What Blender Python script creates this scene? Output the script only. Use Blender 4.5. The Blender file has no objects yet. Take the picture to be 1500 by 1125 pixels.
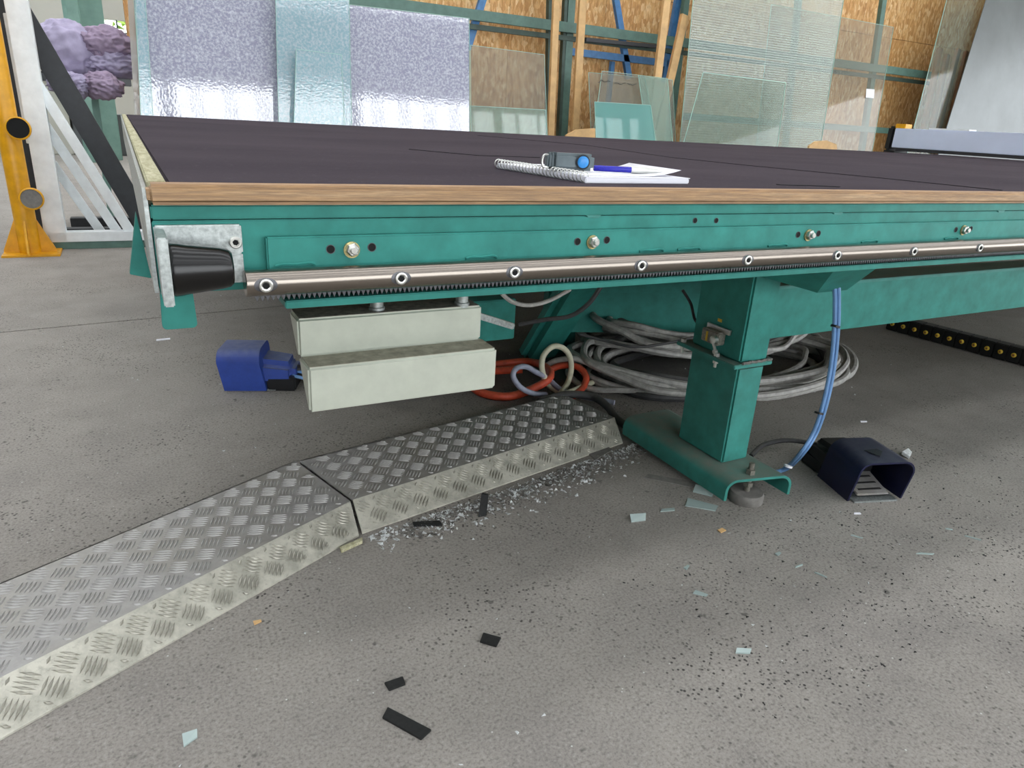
import bpy, bmesh, math, random
import numpy as np
from mathutils import Vector, Matrix
random.seed(7)
sc = bpy.context.scene
C = sc.collection

# ------------------------------------------------------------------ camera
PITCH, ROLL, YAW = [math.radians(a) for a in (20.6486, 3.3935, 28.947)]
FPX = 1023.88
FWD = Vector((math.sin(YAW) * math.cos(PITCH), math.cos(YAW) * math.cos(PITCH), -math.sin(PITCH)))
RGT = Vector((math.cos(YAW), -math.sin(YAW), 0)); UPV = RGT.cross(FWD)
CR = RGT * math.cos(ROLL) + UPV * math.sin(ROLL); CU = UPV * math.cos(ROLL) - RGT * math.sin(ROLL)
EYE = Vector((0, 0, 1.0))
cam = bpy.data.cameras.new('camera'); cam.sensor_width = 36; cam.lens = FPX / 1500 * 36
cam.clip_start = .02; cam.clip_end = 200
co = bpy.data.objects.new('camera', cam); C.objects.link(co)
co.matrix_world = Matrix(((CR.x, CU.x, -FWD.x, EYE.x), (CR.y, CU.y, -FWD.y, EYE.y), (CR.z, CU.z, -FWD.z, EYE.z), (0, 0, 0, 1)))
sc.camera = co

# ------------------------------------------------------------------ sky and exposure
world = bpy.data.worlds.new('overcast_sky'); sc.world = world; world.use_nodes = True
bg = world.node_tree.nodes['Background']; bg.inputs[0].default_value = (.93, .97, 1, 1); bg.inputs[1].default_value = 2.2
sc.view_settings.view_transform = 'Standard'; sc.view_settings.look = 'None'
sc.view_settings.gamma = 1; sc.view_settings.use_curve_mapping = False
sc.view_settings.exposure = 1.25
try:
    sc.cycles.max_bounces = 8; sc.cycles.diffuse_bounces = 4; sc.cycles.glossy_bounces = 4
    sc.cycles.transparent_max_bounces = 12; sc.cycles.use_denoising = True
    sc.cycles.caustics_reflective = False; sc.cycles.caustics_refractive = False
    sc.cycles.sample_clamp_indirect = 6
except Exception:
    pass

# ------------------------------------------------------------------ surveying helpers: real points on known planes
def ray(x, y): return FWD * FPX + CR * (x - 750) - CU * (y - 562.5)
def gz(x, y, z=0.0): d = ray(x, y); return EYE + d * ((z - 1.0) / d.z)
def gy(x, y, Y): d = ray(x, y); return EYE + d * (Y / d.y)
def gx(x, y, X): d = ray(x, y); return EYE + d * (X / d.x)

# ------------------------------------------------------------------ materials
def lin(c):
    if isinstance(c, str): c = [int(c[i:i + 2], 16) / 255 for i in (0, 2, 4)]
    return tuple(((v / 12.92) if v <= .04045 else ((v + .055) / 1.055) ** 2.4) for v in c) + (1,)
class NT:
    def __init__(s, name):
        s.m = bpy.data.materials.new(name); s.m.use_nodes = True
        s.t = s.m.node_tree; s.b = s.t.nodes['Principled BSDF']; s.out = s.t.nodes['Material Output']
        s._obj = None
    def n(s, t, **k):
        nd = s.t.nodes.new(t)
        for a, v in k.items(): setattr(nd, a, v)
        return nd
    def l(s, a, b): s.t.links.new(a, b)
    @property
    def co(s):
        if s._obj is None:
            s._obj = s.n('ShaderNodeNewGeometry').outputs['Position']
        return s._obj
    def noise(s, scale, detail=4, rough=.6, vec=None, stretch=None):
        nd = s.n('ShaderNodeTexNoise'); nd.inputs['Scale'].default_value = scale
        nd.inputs['Detail'].default_value = detail; nd.inputs['Roughness'].default_value = rough
        s.l(s.vec(vec, stretch), nd.inputs['Vector']); return nd.outputs['Fac']
    def vec(s, vec=None, stretch=None):
        v = vec or s.co
        if stretch:
            mp = s.n('ShaderNodeMapping'); mp.inputs['Scale'].default_value = stretch; s.l(v, mp.inputs['Vector']); v = mp.outputs[0]
        return v
    def voro(s, scale, vec=None, stretch=None, out='Distance', rnd=1):
        nd = s.n('ShaderNodeTexVoronoi'); nd.inputs['Scale'].default_value = scale; nd.inputs['Randomness'].default_value = rnd
        s.l(s.vec(vec, stretch), nd.inputs['Vector']); return nd.outputs[out]
    def ramp(s, fac, stops):
        r = s.n('ShaderNodeValToRGB'); e = r.color_ramp.elements
        while len(e) < len(stops): e.new(.5)
        for k, (p, c) in enumerate(stops):
            e[k].position = p; e[k].color = (c, c, c, 1) if isinstance(c, (int, float)) else lin(c)
        s.l(fac, r.inputs[0]); return r.outputs[0]
    def mix(s, fac, a, b, mode='MIX'):
        m = s.n('ShaderNodeMix', data_type='RGBA', blend_type=mode)
        for sock, v in ((m.inputs[0], fac), (m.inputs[6], a), (m.inputs[7], b)):
            if isinstance(v, (int, float)): sock.default_value = v
            elif isinstance(v, (str, tuple)): sock.default_value = lin(v) if isinstance(v, str) else v
            else: s.l(v, sock)
        return m.outputs[2]
    def col(s, c):
        if isinstance(c, str): s.b.inputs['Base Color'].default_value = lin(c)
        else: s.l(c, s.b.inputs['Base Color'])
    def set(s, **k):
        for a, v in k.items():
            i = s.b.inputs[a.replace('_', ' ')]
            if isinstance(v, (int, float, tuple)): i.default_value = v
            else: s.l(v, i)
        return s
    def bump(s, h, strength=.3, dist=.01):
        b = s.n('ShaderNodeBump'); b.inputs['Strength'].default_value = strength; b.inputs['Distance'].default_value = dist
        s.l(h, b.inputs['Height']); s.l(b.outputs[0], s.b.inputs['Normal'])
M = {}
def plain(name, c, rough=.5, metal=0, var=.12, scale=25, bump=0, spec=.5, dust=None, dustamt=.5):
    t = NT(name); n = t.noise(scale, 5)
    dark = tuple(v * (1 - var * 1.6) for v in lin(c)[:3]) + (1,); light = tuple(min(1, v * (1 + var)) for v in lin(c)[:3]) + (1,)
    base = t.mix(t.ramp(n, [(.3, 0.), (.7, 1.)]), dark, light)
    if dust:
        up = t.n('ShaderNodeSeparateXYZ'); g = t.n('ShaderNodeNewGeometry'); t.l(g.outputs['Normal'], up.inputs[0])
        f = t.ramp(up.outputs[2], [(.45, 0.), (.95, 1.)])
        base = t.mix(t.mix(1.0, f, t.ramp(t.noise(scale * 1.3, 5), [(.35, dustamt * .6), (.65, dustamt)]), 'MULTIPLY'), base, dust)
    t.col(base); t.set(Roughness=rough, Metallic=metal, Specular_IOR_Level=spec)
    if bump: t.bump(t.noise(scale * 6, 4), bump, .004)
    M[name] = t.m; return t
green = '33847a'
t = plain('green_paint', green, .5, 0, .14, 18, .06, spec=.25)
plain('green_dusty', green, .5, 0, .14, 18, .06, dust='7d7a70', dustamt=.85)
plain('galvanised', 'b4bab8', .38, .75, .22, 160)
plain('aluminium', 'b9bab6', .32, .85, .08, 40)
plain('zinc', 'd2d2cc', .28, .9, .08, 60)
plain('zinc_yellow', 'b3a878', .35, .8, .2, 120)
plain('black_rubber', '060505', .25, 0, .2, 30)
plain('black_plastic', '101114', .45, 0, .2, 30, dust='55524d', dustamt=.25)
plain('black_strip', '1b1c1b', .7, 0, .3, 150, .1)
plain('black_paint', '2b2d30', .55, 0, .15, 20)
plain('hole_dark', '050606', .9, 0, .1, 20)
plain('housing_paint', 'bfc4b6', .33, .35, .05, 30, .02)
plain('housing_top', '6b665c', .7, 0, .4, 90, .1)
plain('housing_ledge', '8b8675', .6, 0, .25, 60)
plain('front_lug', 'a19e92', .4, .5, .15, 60)
plain('white_paint', 'e2e7e8', .5, 0, .06, 14)
plain('yellow_paint', 'd69a06', .4, 0, .12, 14)
plain('blue_paint', '4279ad', .45, 0, .14, 14)
plain('sage_steel', '55756a', .5, 0, .15, 10)
plain('sage_dark', '3e5249', .55, 0, .2, 10)
plain('far_green', '86ada1', .55, 0, .12, 4)
plain('cream_wall', 'c9c8bd', .8, 0, .05, 1)
plain('dark_wall', '3a403e', .8, 0, .1, 1)
plain('roof_metal', '9a98a0', .7, 0, .06, 1)
plain('gantry_paint', 'd3def4', .35, .1, .03, 4)
plain('blue_pedal', '27418f', .4, 0, .12, 30, .03, dust='7f86a0', dustamt=.75)
plain('navy_pedal', '0d1136', .38, 0, .12, 30, .02, dust='5d5c63', dustamt=.55)
plain('blue_cable', '6f97c6', .4, 0, .08, 30)
plain('grey_cable', 'aaa8a3', .6, 0, .2, 40, dust='6f6c66', dustamt=.5)
plain('dark_cable', '3a3a3b', .6, 0, .2, 40, dust='66635d', dustamt=.5)
plain('orange_hose', 'c4492c', .5, 0, .2, 35, dust='9a6a55', dustamt=.35)
plain('cream_hose', 'c9c6ad', .5, 0, .12, 35)
plain('lilac_hose', '8f93a3', .5, 0, .12, 35)
plain('lilac_cloth', 'aaa2bb', .95, 0, .1, 10, .15)
plain('mauve_cloth', '9b8a9f', .95, 0, .15, 10, .15)
plain('pale_wood', 'cfa873', .65, 0, .12, 9)
plain('brown_wood', '875630', .7, 0, .2, 9)
plain('paper', 'e4e4ea', .8, 0, .02, 20)
plain('tool_grey', '59666a', .5, 0, .06, 60)
plain('button_blue', '2d86cc', .3, 0, .05, 60)
plain('pen_blue', '1b1ba0', .25, 0, .05, 60)
plain('dusty_pad', '77746f', .85, 0, .15, 50, .1)
plain('steel_rack', '5d5d60', .45, .7, .15, 60)
plain('grey_panel', '666b6c', .35, .2, .1, 2)
plain('switch_metal', '8d8a80', .45, .6, .25, 200)
plain('yellow_label', 'd9b63c', .6, 0, .1, 300)
plain('chain_black', '131415', .5, 0, .2, 40, dust='4c4a46', dustamt=.3)
plain('ink', '23282c', .7, 0, .1, 10)
plain('crumb_white', 'c9cccb', .5, 0, .25, 200)
plain('foliage', '9fc060', .8, 0, .4, 3)

t = NT('stainless'); s = t.noise(60, 3, .5, stretch=(.2, 30, 30)); t.col(t.mix(s, '7c736b', '9b938a'))
t.set(Metallic=1.0, Roughness=.27, Anisotropic=.4); M['stainless'] = t.m

t = NT('edge_wood'); s = t.noise(14, 6, .65, stretch=(.25, 5, 8)); k = t.noise(60, 5, .7, stretch=(.3, 3, 6))
c = t.ramp(s, [(.25, '85674a'), (.5, 'ad8a62'), (.75, 'c8aa83')])
t.col(t.mix(t.ramp(k, [(.4, .55), (.62, 0.)]), c, '6b5747')); t.set(Roughness=.6); t.bump(k, .25, .003); M['edge_wood'] = t.m

t = NT('dusty_board'); s = t.noise(220, 4); k = t.noise(26, 4, .6, stretch=(4, .6, 1))
c = t.mix(t.ramp(k, [(.35, 0.), (.65, 1.)]), '9c9776', 'bdb99a')
t.col(t.mix(t.ramp(s, [(.3, .8), (.45, 0.)]), c, '4c473a')); t.set(Roughness=.9); t.bump(s, .3, .003); M['dusty_board'] = t.m

t = NT('felt'); s = t.noise(700, 3); k = t.noise(2.2, 5, .6, stretch=(.5, 1, 1)); q = t.noise(90, 4, .7)
c = t.mix(t.ramp(k, [(.3, 0.), (.7, 1.)]), '2c2830', '3b353c')
c = t.mix(t.ramp(q, [(.62, 0.), (.8, .35)]), c, '8a8285')
t.col(c); t.set(Roughness=1.0, Specular_IOR_Level=.05, Sheen_Weight=.05, Sheen_Roughness=.6)
t.b.inputs['Sheen Tint'].default_value = (.8, .68, .68, 1); t.bump(s, .3, .002); M['felt'] = t.m
plain('felt_seam', '17141a', 1, 0, .1, 50)

def t_scale(t, sock, k):
    m = t.n('ShaderNodeMath', operation='MULTIPLY'); t.l(sock, m.inputs[0]); m.inputs[1].default_value = k; return m.outputs[0]
# concrete: warm grey, cloudy, peppered with dark and light aggregate
t = NT('concrete')
big = t.noise(.55, 5, .6); mid = t.noise(5, 6, .65); fine = t.noise(160, 4, .7)
c = t.mix(t.ramp(big, [(.35, 0.), (.65, 1.)]), '827d78', '928d86')
c = t.mix(t.mix(1.0, t.ramp(mid, [(.35, 0.), (.7, 1.)]), (.6, .6, .6, 1), 'MULTIPLY'), c, 'a09a92')
c = t.mix(t.ramp(fine, [(.36, .5), (.50, 0.)]), c, '5a5753')
c = t.mix(t.ramp(fine, [(.55, 0.), (.75, .3)]), c, 'ccc8c0')
spot = t.voro(75); gate = t.noise(2.1, 3); grp = t.n('ShaderNodeMath', operation='MULTIPLY')
t.l(t.ramp(spot, [(.16, 1.), (.28, 0.)]), grp.inputs[0]); t.l(t.ramp(gate, [(.42, .0), (.62, .9)]), grp.inputs[1])
c = t.mix(grp.outputs[0], c, '2a2927')
w = t.noise(34, 2, .5); c = t.mix(t.ramp(w, [(.68, 0.), (.76, .6)]), c, '3a3836')
sp2 = t.voro(23); c = t.mix(t.ramp(sp2, [(.03, .8), (.05, 0.)]), c, 'd0cfca')
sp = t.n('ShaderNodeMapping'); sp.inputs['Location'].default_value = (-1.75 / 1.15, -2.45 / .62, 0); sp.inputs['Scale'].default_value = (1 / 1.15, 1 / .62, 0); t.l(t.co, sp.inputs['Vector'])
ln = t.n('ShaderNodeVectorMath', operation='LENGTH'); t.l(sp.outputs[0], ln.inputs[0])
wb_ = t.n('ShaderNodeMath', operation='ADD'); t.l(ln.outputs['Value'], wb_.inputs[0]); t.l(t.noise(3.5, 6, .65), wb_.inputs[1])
c = t.mix(t.ramp(t_scale(t, wb_.outputs[0], .5), [(.42, .72), (.78, 0.)]), c, '2f2e30')  # dark dirt around the coil; part of it is under-table shade painted in
t.col(c); t.set(Roughness=.85, Specular_IOR_Level=.3)
ad = t.n('ShaderNodeMath', operation='ADD'); t.l(fine, ad.inputs[0]); t.l(mid, ad.inputs[1]); t.bump(ad.outputs[0], .16, .004)
M['concrete'] = t.m
plain('joint_dark', '34322f', .95, 0, .2, 40)

t = NT('chequer'); n = t.noise(35, 5); k = t.noise(4, 4)
c = t.mix(t.ramp(n, [(.35, 0.), (.7, 1.)]), '8c8a88', 'a5a3a0'); c = t.mix(t.ramp(k, [(.4, 0.), (.7, .6)]), c, '8c8779')
t.col(c); t.set(Metallic=.3, Roughness=t.ramp(n, [(.3, .38), (.7, .6)])); M['chequer'] = t.m
t = NT('chequer_lug'); t.col(t.mix(t.noise(60, 3), '9a9896', 'b3b1ad')); t.set(Metallic=.25, Roughness=.42); M['chequer_lug'] = t.m
t = NT('chequer_front'); n = t.noise(18, 6, .7); k = t.noise(90, 4)
c = t.mix(t.ramp(n, [(.35, 0.), (.6, 1.)]), 'a4a296', 'c6c3b6'); c = t.mix(t.ramp(k, [(.3, .35), (.45, 0.)]), c, '6f6c60')
t.col(c); t.set(Metallic=.25, Roughness=.55); M['chequer_front'] = t.m

t = NT('osb')
v = t.voro(26, stretch=(1.6, 1, .55), out='Color'); sx = t.n('ShaderNodeSeparateColor'); t.l(v, sx.inputs[0])
f2 = t.noise(60, 5, .7, stretch=(1.5, 1, .4))
c = t.ramp(sx.outputs[0], [(.0, 'b9854c'), (.35, 'd09c5e'), (.7, 'dfb074'), (1., 'eccb98')])
t.col(t.mix(t.ramp(f2, [(.35, .6), (.55, 0.)]), c, 'a0713f')); t.set(Roughness=.6); t.bump(f2, .3, .005); M['osb'] = t.m

def glass(name, tint, alpha, refl=.12, rough=.03, bump=None, sparkle=False):
    """Thin sheet of glass: part see-through, part milky tint, part mirror."""
    t = NT(name); tr = t.n('ShaderNodeBsdfTransparent'); tr.inputs[0].default_value = tuple(.82 + .18 * v for v in lin(tint)[:3]) + (1,)
    di = t.n('ShaderNodeBsdfDiffuse'); di.inputs[0].default_value = lin(tint)
    if sparkle: t.l(t.mix(t.ramp(t.noise(55, 3, .7), [(.42, 0.), (.72, 1.)]), tint, 'e8ecf4'), di.inputs[0])
    gl = t.n('ShaderNodeBsdfGlossy'); gl.inputs['Roughness'].default_value = rough
    m1 = t.n('ShaderNodeMixShader'); m1.inputs[0].default_value = alpha; t.l(tr.outputs[0], m1.inputs[1]); t.l(di.outputs[0], m1.inputs[2])
    m2 = t.n('ShaderNodeMixShader'); t.l(m1.outputs[0], m2.inputs[1]); t.l(gl.outputs[0], m2.inputs[2])
    fr = t.n('ShaderNodeLayerWeight'); fr.inputs[0].default_value = .5
    pw = t.n('ShaderNodeMath', operation='POWER'); t.l(fr.outputs['Facing'], pw.inputs[0]); pw.inputs[1].default_value = 5
    ma = t.n('ShaderNodeMath', operation='ADD'); t.l(pw.outputs[0], ma.inputs[0]); ma.inputs[1].default_value = refl; t.l(ma.outputs[0], m2.inputs[0])
    if bump:
        b = t.n('ShaderNodeBump'); b.inputs['Strength'].default_value = bump[0]; b.inputs['Distance'].default_value = .01
        h = t.voro(bump[1]) if bump[2] == 'v' else None
        if bump[2] == 'w':
            w = t.n('ShaderNodeTexWave', bands_direction='Z'); w.inputs['Scale'].default_value = bump[1]; w.inputs['Distortion'].default_value = 0
            t.l(t.co, w.inputs['Vector']); h = w.outputs['Fac']
        t.l(h, b.inputs['Height']); t.l(b.outputs[0], gl.inputs['Normal']); t.l(b.outputs[0], di.inputs['Normal'])
    t.l(m2.outputs[0], t.out.inputs[0]); M[name] = t.m
glass('pattern_glass', 'a4a5bb', .88, .18, .03, (.012, 55, 'v'), True)  # ceiling reflection and glints put into the lilac diffuse tint
glass('pattern_glass_cyan', 'a6ccd4', .6, .12, .06, (.03, 55, 'v'), True)
glass('clear_glass', 'b0b0a4', .17, .035)
glass('green_glass', '9dbcae', .3, .05)
glass('teal_glass', '7fbcb6', .5, .04)
glass('reeded_glass', 'b4c4ba', .36, .06, .12, (.5, 12, 'w'))
glass('wrap_film', 'cfcac0', .55, .08, .2, (.3, 14, 'v'))
glass('faint_glass', 'a9c0b4', .08, .02)
glass('dust_glass', 'b3b0a2', .26, .035)
t = NT('glass_edge'); t.col('9fc4b8'); t.set(Roughness=.2); M['glass_edge'] = t.m
t = NT('shard_glass'); t.col('b4c4c0'); t.set(Roughness=.08, Specular_IOR_Level=.9, Alpha=.75); M['shard_glass'] = t.m

# ------------------------------------------------------------------ mesh builder
class MB:
    def __init__(s): s.v = []; s.f = []
    def add(s, vs, fs):
        o = len(s.v); s.v += [Vector(v) for v in vs]; s.f += [tuple(i + o for i in f) for f in fs]; return s
    def box(s, a, b):
        (x0, y0, z0), (x1, y1, z1) = a, b
        return s.add([(x0, y0, z0), (x1, y0, z0), (x1, y1, z0), (x0, y1, z0), (x0, y0, z1), (x1, y0, z1), (x1, y1, z1), (x0, y1, z1)],
                     [(0, 3, 2, 1), (4, 5, 6, 7), (0, 1, 5, 4), (1, 2, 6, 5), (2, 3, 7, 6), (3, 0, 4, 7)])
    def hexa(s, bottom, top):
        n = len(bottom)
        fs = [tuple(range(n - 1, -1, -1)), tuple(range(n, 2 * n))] + [(i, (i + 1) % n, n + (i + 1) % n, n + i) for i in range(n)]
        return s.add(list(bottom) + list(top), fs)
    def prism(s, poly, d):
        """poly: ordered 3-D points of one face, d: extrusion vector"""
        d = Vector(d); return s.hexa([Vector(p) for p in poly], [Vector(p) + d for p in poly])
    def bar(s, p, q, w, h, up=(0, 0, 1)):
        p, q = Vector(p), Vector(q); d = (q - p).normalized(); u = Vector(up); r = d.cross(u).normalized(); u = r.cross(d)
        c = [r * (-w / 2) + u * (-h / 2), r * (w / 2) + u * (-h / 2), r * (w / 2) + u * (h / 2), r * (-w / 2) + u * (h / 2)]
        return s.hexa([p + k for k in c], [q + k for k in c])
    def lathe(s, prof, o, axis, seg=20, ph=0):
        """prof: list of (radius, distance along axis)"""
        o = Vector(o); a = Vector(axis).normalized(); r = a.orthogonal().normalized(); q = a.cross(r); n = len(s.v); vs = []; fs = []
        for (rad, h) in prof:
            for k in range(seg):
                t = 2 * math.pi * (k + ph) / seg; vs.append(o + a * h + (r * math.cos(t) + q * math.sin(t)) * rad)
        for i in range(len(prof) - 1):
            for k in range(seg):
                fs.append((i * seg + k, i * seg + (k + 1) % seg, (i + 1) * seg + (k + 1) % seg, (i + 1) * seg + k))
        fs.append(tuple(range(seg - 1, -1, -1))); fs.append(tuple((len(prof) - 1) * seg + k for k in range(seg)))
        return s.add(vs, fs)
    def tube(s, pts, r, seg=8, closed=False, sub=6):
        P = spline(pts, sub, closed); n = len(P); vs = []; fs = []; prev = None
        for i in range(n):
            d = (P[(i + 1) % n] - P[i - 1]) if closed else (P[min(i + 1, n - 1)] - P[max(i - 1, 0)])
            d = d.normalized() if d.length > 1e-9 else Vector((0, 0, 1))
            a = (prev - d * prev.dot(d)) if prev is not None else d.orthogonal()
            a = a.normalized(); prev = a; b = d.cross(a)
            for k in range(seg):
                t = 2 * math.pi * k / seg; vs.append(P[i] + (a * math.cos(t) + b * math.sin(t)) * r)
        for i in range(n if closed else n - 1):
            j = (i + 1) % n
            for k in range(seg): fs.append((i * seg + k, i * seg + (k + 1) % seg, j * seg + (k + 1) % seg, j * seg + k))
        if not closed: fs += [tuple(range(seg - 1, -1, -1)), tuple((n - 1) * seg + k for k in range(seg))]
        return s.add(vs, fs)
    def build(s, name, mat, parent=None, bevel=0, smooth=False, seg=2):
        off = Vector((0, 0, 0)); p = parent
        while p is not None: off += p.location; p = p.parent
        me = bpy.data.meshes.new(name); me.from_pydata([tuple(v - off) for v in s.v], [], s.f)
        bm = bmesh.new(); bm.from_mesh(me); bmesh.ops.recalc_face_normals(bm, faces=bm.faces)
        if bevel:
            ed = [e for e in bm.edges if len(e.link_faces) == 2 and e.calc_face_angle(0) > .6]
            bmesh.ops.bevel(bm, geom=ed, offset=bevel, segments=seg, affect='EDGES', clamp_overlap=True)
        bm.to_mesh(me); bm.free()
        me.materials.append(M[mat])
        if smooth or bevel:
            me.polygons.foreach_set('use_smooth', [True] * len(me.polygons))
            try: me.set_sharp_from_angle(angle=math.radians(42))
            except Exception: pass
        o = bpy.data.objects.new(name, me); C.objects.link(o); o.parent = parent
        return o
def spline(pts, sub=6, closed=False):
    P = [Vector(p) for p in pts]; n = len(P)
    if sub <= 1: return P
    out = []
    for i in range(n if closed else n - 1):
        if closed: a, b, c, d = P[i - 1], P[i], P[(i + 1) % n], P[(i + 2) % n]
        else: a, b, c, d = P[max(i - 1, 0)], P[i], P[i + 1], P[min(i + 2, n - 1)]
        for k in range(sub):
            t = k / sub
            out.append(.5 * ((2 * b) + (c - a) * t + (2 * a - 5 * b + 4 * c - d) * t * t + (3 * b - a - 3 * c + d) * t ** 3))
    if not closed: out.append(P[-1])
    return out
def tag(o, label=None, cat=None, group=None, kind=None):
    for k, v in (('label', label), ('category', cat), ('group', group), ('kind', kind)):
        if v: o[k] = v
    return o
def thing(name, label, cat, loc=(0, 0, 0), group=None):
    o = bpy.data.objects.new(name, None); o.empty_display_size = .1; C.objects.link(o); o.location = loc
    return tag(o, label, cat, group)
def struct(o): o['kind'] = 'structure'; return o
def dup(o, parent=None):
    c = o.copy(); C.objects.link(c); c.parent = parent
    for ch in o.children: dup(ch, c)
    return c

# ================================================================== THE HALL
XL, XR, YF, YB, ZR = -12.0, 17.0, -9.0, 21.0, 7.2
# floor of two concrete slabs with an open joint between them
ja, jb = gz(0, 487), gz(320, 457); js = (jb.y - ja.y) / (jb.x - ja.x)
def jy(x): return ja.y + js * (x - ja.x)
fl = MB()
g = .006
for a, b in (('near', 0), ('far', 1)):
    s0 = -g if b == 0 else g
    e = YF - 6 if b == 0 else YB + 4
    q = [(XL, e, 0), (XR, e, 0), (XR, jy(XR) + s0, 0), (XL, jy(XL) + s0, 0)]
    fl.prism(q, (0, 0, -.2))
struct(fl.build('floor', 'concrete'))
jo = MB().prism([(XL, jy(XL) - g, -.012), (XR, jy(XR) - g, -.012), (XR, jy(XR) + g, -.012), (XL, jy(XL) + g, -.012)], (0, 0, -.1)).build('trim_1', 'joint_dark')
struct(jo)

# saw-tooth roof: metal bands with long roof-light strips between them
for k in range(11):
    y0 = YF - .2 + 2.9 * k
    struct(MB().box((XL, y0, ZR), (XR, y0 + (2.0 if k < 5 else 1.5), ZR + .15)).build('ceiling' if k == 0 else 'ceiling.%03d' % k, 'roof_metal'))
# front wall: parapet, lintel, columns and mullions of a long window band
W0, W1 = .3, 5.5
wf = MB().box((XL, YF - .2, 0), (XR, YF, W0)).box((XL, YF - .2, W1), (XR, YF, ZR)).box((XL, YF - .2, W0), (-4.0, YF, W1)).build('wall_front', 'roof_metal'); struct(wf)
wn = struct(MB().box((-4.0, YF - .16, W0), (XR, YF - .04, W0 + .06)).build('window_1', 'black_paint'))
x = -4.0; k = 0
while x < XR:
    w = .26 if k % 6 == 0 else .05
    MB().box((x, YF - .17, W0), (x + w, YF - .03, W1)).build('mullion', 'roof_metal', wn)
    x += .85; k += 1
wl = struct(MB().box((XL - .2, YF, 0), (XL, YB, ZR)).build('wall_left', 'dark_wall'))  # unseen wall, coloured dark to cut bounce light on left-facing sides
# right wall, out of view; tall gate opening added to light right-facing sides
wr = struct(MB().box((XR, YF, 0), (XR + .2, -8.5, ZR)).box((XR, -8.5, 3.7), (XR + .2, 5, ZR)).box((XR, 5, 0), (XR + .2, YB, ZR)).build('wall_right', 'cream_wall'))
# far wall with a window onto greenery
FY = 18.0
a = gy(143, 28, FY); b = gy(189, 92, FY)
wx0, wx1, wz0, wz1 = a.x, b.x + 1.2, b.z, a.z + .02
wb = MB().box((XL, FY, 0), (wx0, FY + .2, ZR)).box((wx1, FY, 0), (XR, FY + .2, ZR)).box((wx0, FY, 0), (wx1, FY + .2, wz0)).box((wx0, FY, wz1), (wx1, FY + .2, ZR))
struct(wb.build('wall_back', 'cream_wall'))
wn2 = struct(MB().box((wx0, FY - .02, wz0 - .05), (wx1, FY + .05, wz0)).build('window_2', 'black_paint'))
for k in range(6):
    xx = wx0 + (wx1 - wx0) * k / 5
    MB().box((xx - .015, FY, wz0), (xx + .015, FY + .05, wz1)).build('mullion', 'sage_dark', wn2)
for zz in (.35, .7):
    MB().box((wx0, FY, wz0 + (wz1 - wz0) * zz - .015), (wx1, FY + .05, wz0 + (wz1 - wz0) * zz + .015)).build('glazing_bar', 'sage_dark', wn2)

# ================================================================== CUTTING TABLE
Y0, TX0, TX1, TY1, TT = .97, .019, 8.2, 5.0, .905
T = thing('glass_cutting_table', 'large green steel glass cutting table with dark felt top and wooden edge', 'table', (1.5, 1.42, 0))
# top
top = MB().box((.044, .986, TT - .012), (TX1, TY1, TT)).build('felt_top', 'felt', T, .003)
MB().box((TX0 + .01, .99, TT - .03), (TX1, TY1, TT - .012)).build('table_board', 'dusty_board', T)
def seam(pts, w=.004):
    m = MB()
    for p, q in zip(pts, pts[1:]): m.bar((p.x, p.y, TT + .0005), (q.x, q.y, TT + .0005), w, .002)
    m.build('felt_seam', 'felt_seam', top)
seam([gz(700, 198.5, TT), gz(860, 213, TT), gz(985, 231, TT), gz(1100, 243, TT), gz(1280, 260, TT), gz(1468, 279.3, TT)], .006)
seam([gz(600, 219, TT), gz(700, 228, TT), gz(790, 231, TT)], .008)
seam([gz(1140, 271, TT), gz(1185, 272, TT), gz(1228, 274, TT)], .012)
MB().box((TX0 + .002, .992, TT - .03), (.043, TY1, TT + .001)).build('side_edge_board', 'dusty_board', T, .002)
MB().box((TX0, .955, .8805), (TX1, .990, .9055)).build('front_edge_board', 'edge_wood', T, .006, seg=3)
MB().box((TX0 - .004, .975, .77), (TX0 + .001, TY1, .899)).build('side_skirt', 'galvanised', T)
MB().box((TX0, TY1 - .03, .77), (TX1, TY1, .88)).build('rear_beam', 'green_paint', T)
# front beam built of flats, each proud of the other
MB().box((TX0 + .002, .972, .8615), (TX1, 1.05, .8795)).build('upper_flat', 'green_paint', T, .002)
MB().box((TX0 + .002, .975, .7685), (TX1, 1.05, .8600)).build('front_beam', 'green_paint', T, .0015)
bar = MB().box((.152, .962, .7725), (TX1, .975, .8390)).build('backing_bar', 'green_paint', T, .002)
MB().box((.17, .953, .7435), (TX1, 1.06, .7545)).build('lower_flat', 'green_paint', T, .0015)
MB().box((.17, .985, .7545), (TX1, 1.04, .769)).build('web_plate', 'green_paint', T)
# weld beads along the bar
for px in (432, 705, 955, 1010, 1140, 1275, 1395):
    p = gy(px, 380 - (px - 432) * .04, .962); m = MB(); L = .026
    m.tube([(p.x - L, .961, .801), (p.x - L * .6, .9595, .8035), (p.x, .9592, .8028), (p.x + L * .7, .9595, .8042), (p.x + L, .9608, .801)], .0022, 6)
    m.build('weld_bead', 'green_paint', bar, smooth=True)
for px, py in ((870, 321), (1228, 314), (1468, 308)):
    p = gy(px, py, .973); MB().prism([(p.x - .016, .9735, .862), (p.x + .016, .9735, .862), (p.x + .010, .9735, .856), (p.x - .012, .9735, .857)], (0, .004, 0)).build('tack_weld', 'green_dusty', T, .001)
def ring_hole(p, r, parent):
    m = MB().lathe([(r * 1.15, 0), (r * 1.15, .0012), (r, .0012), (r, 0.0002)], (p[0], p[1] + .0002, p[2]), (0, -1, 0), 16); m.build('hole_rim', 'steel_rack', parent, smooth=True)
    MB().lathe([(r, 0), (r, .0009)], (p[0], p[1] + .0002, p[2]), (0, -1, 0), 16).build('bolt_hole', 'hole_dark', parent)
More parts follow.
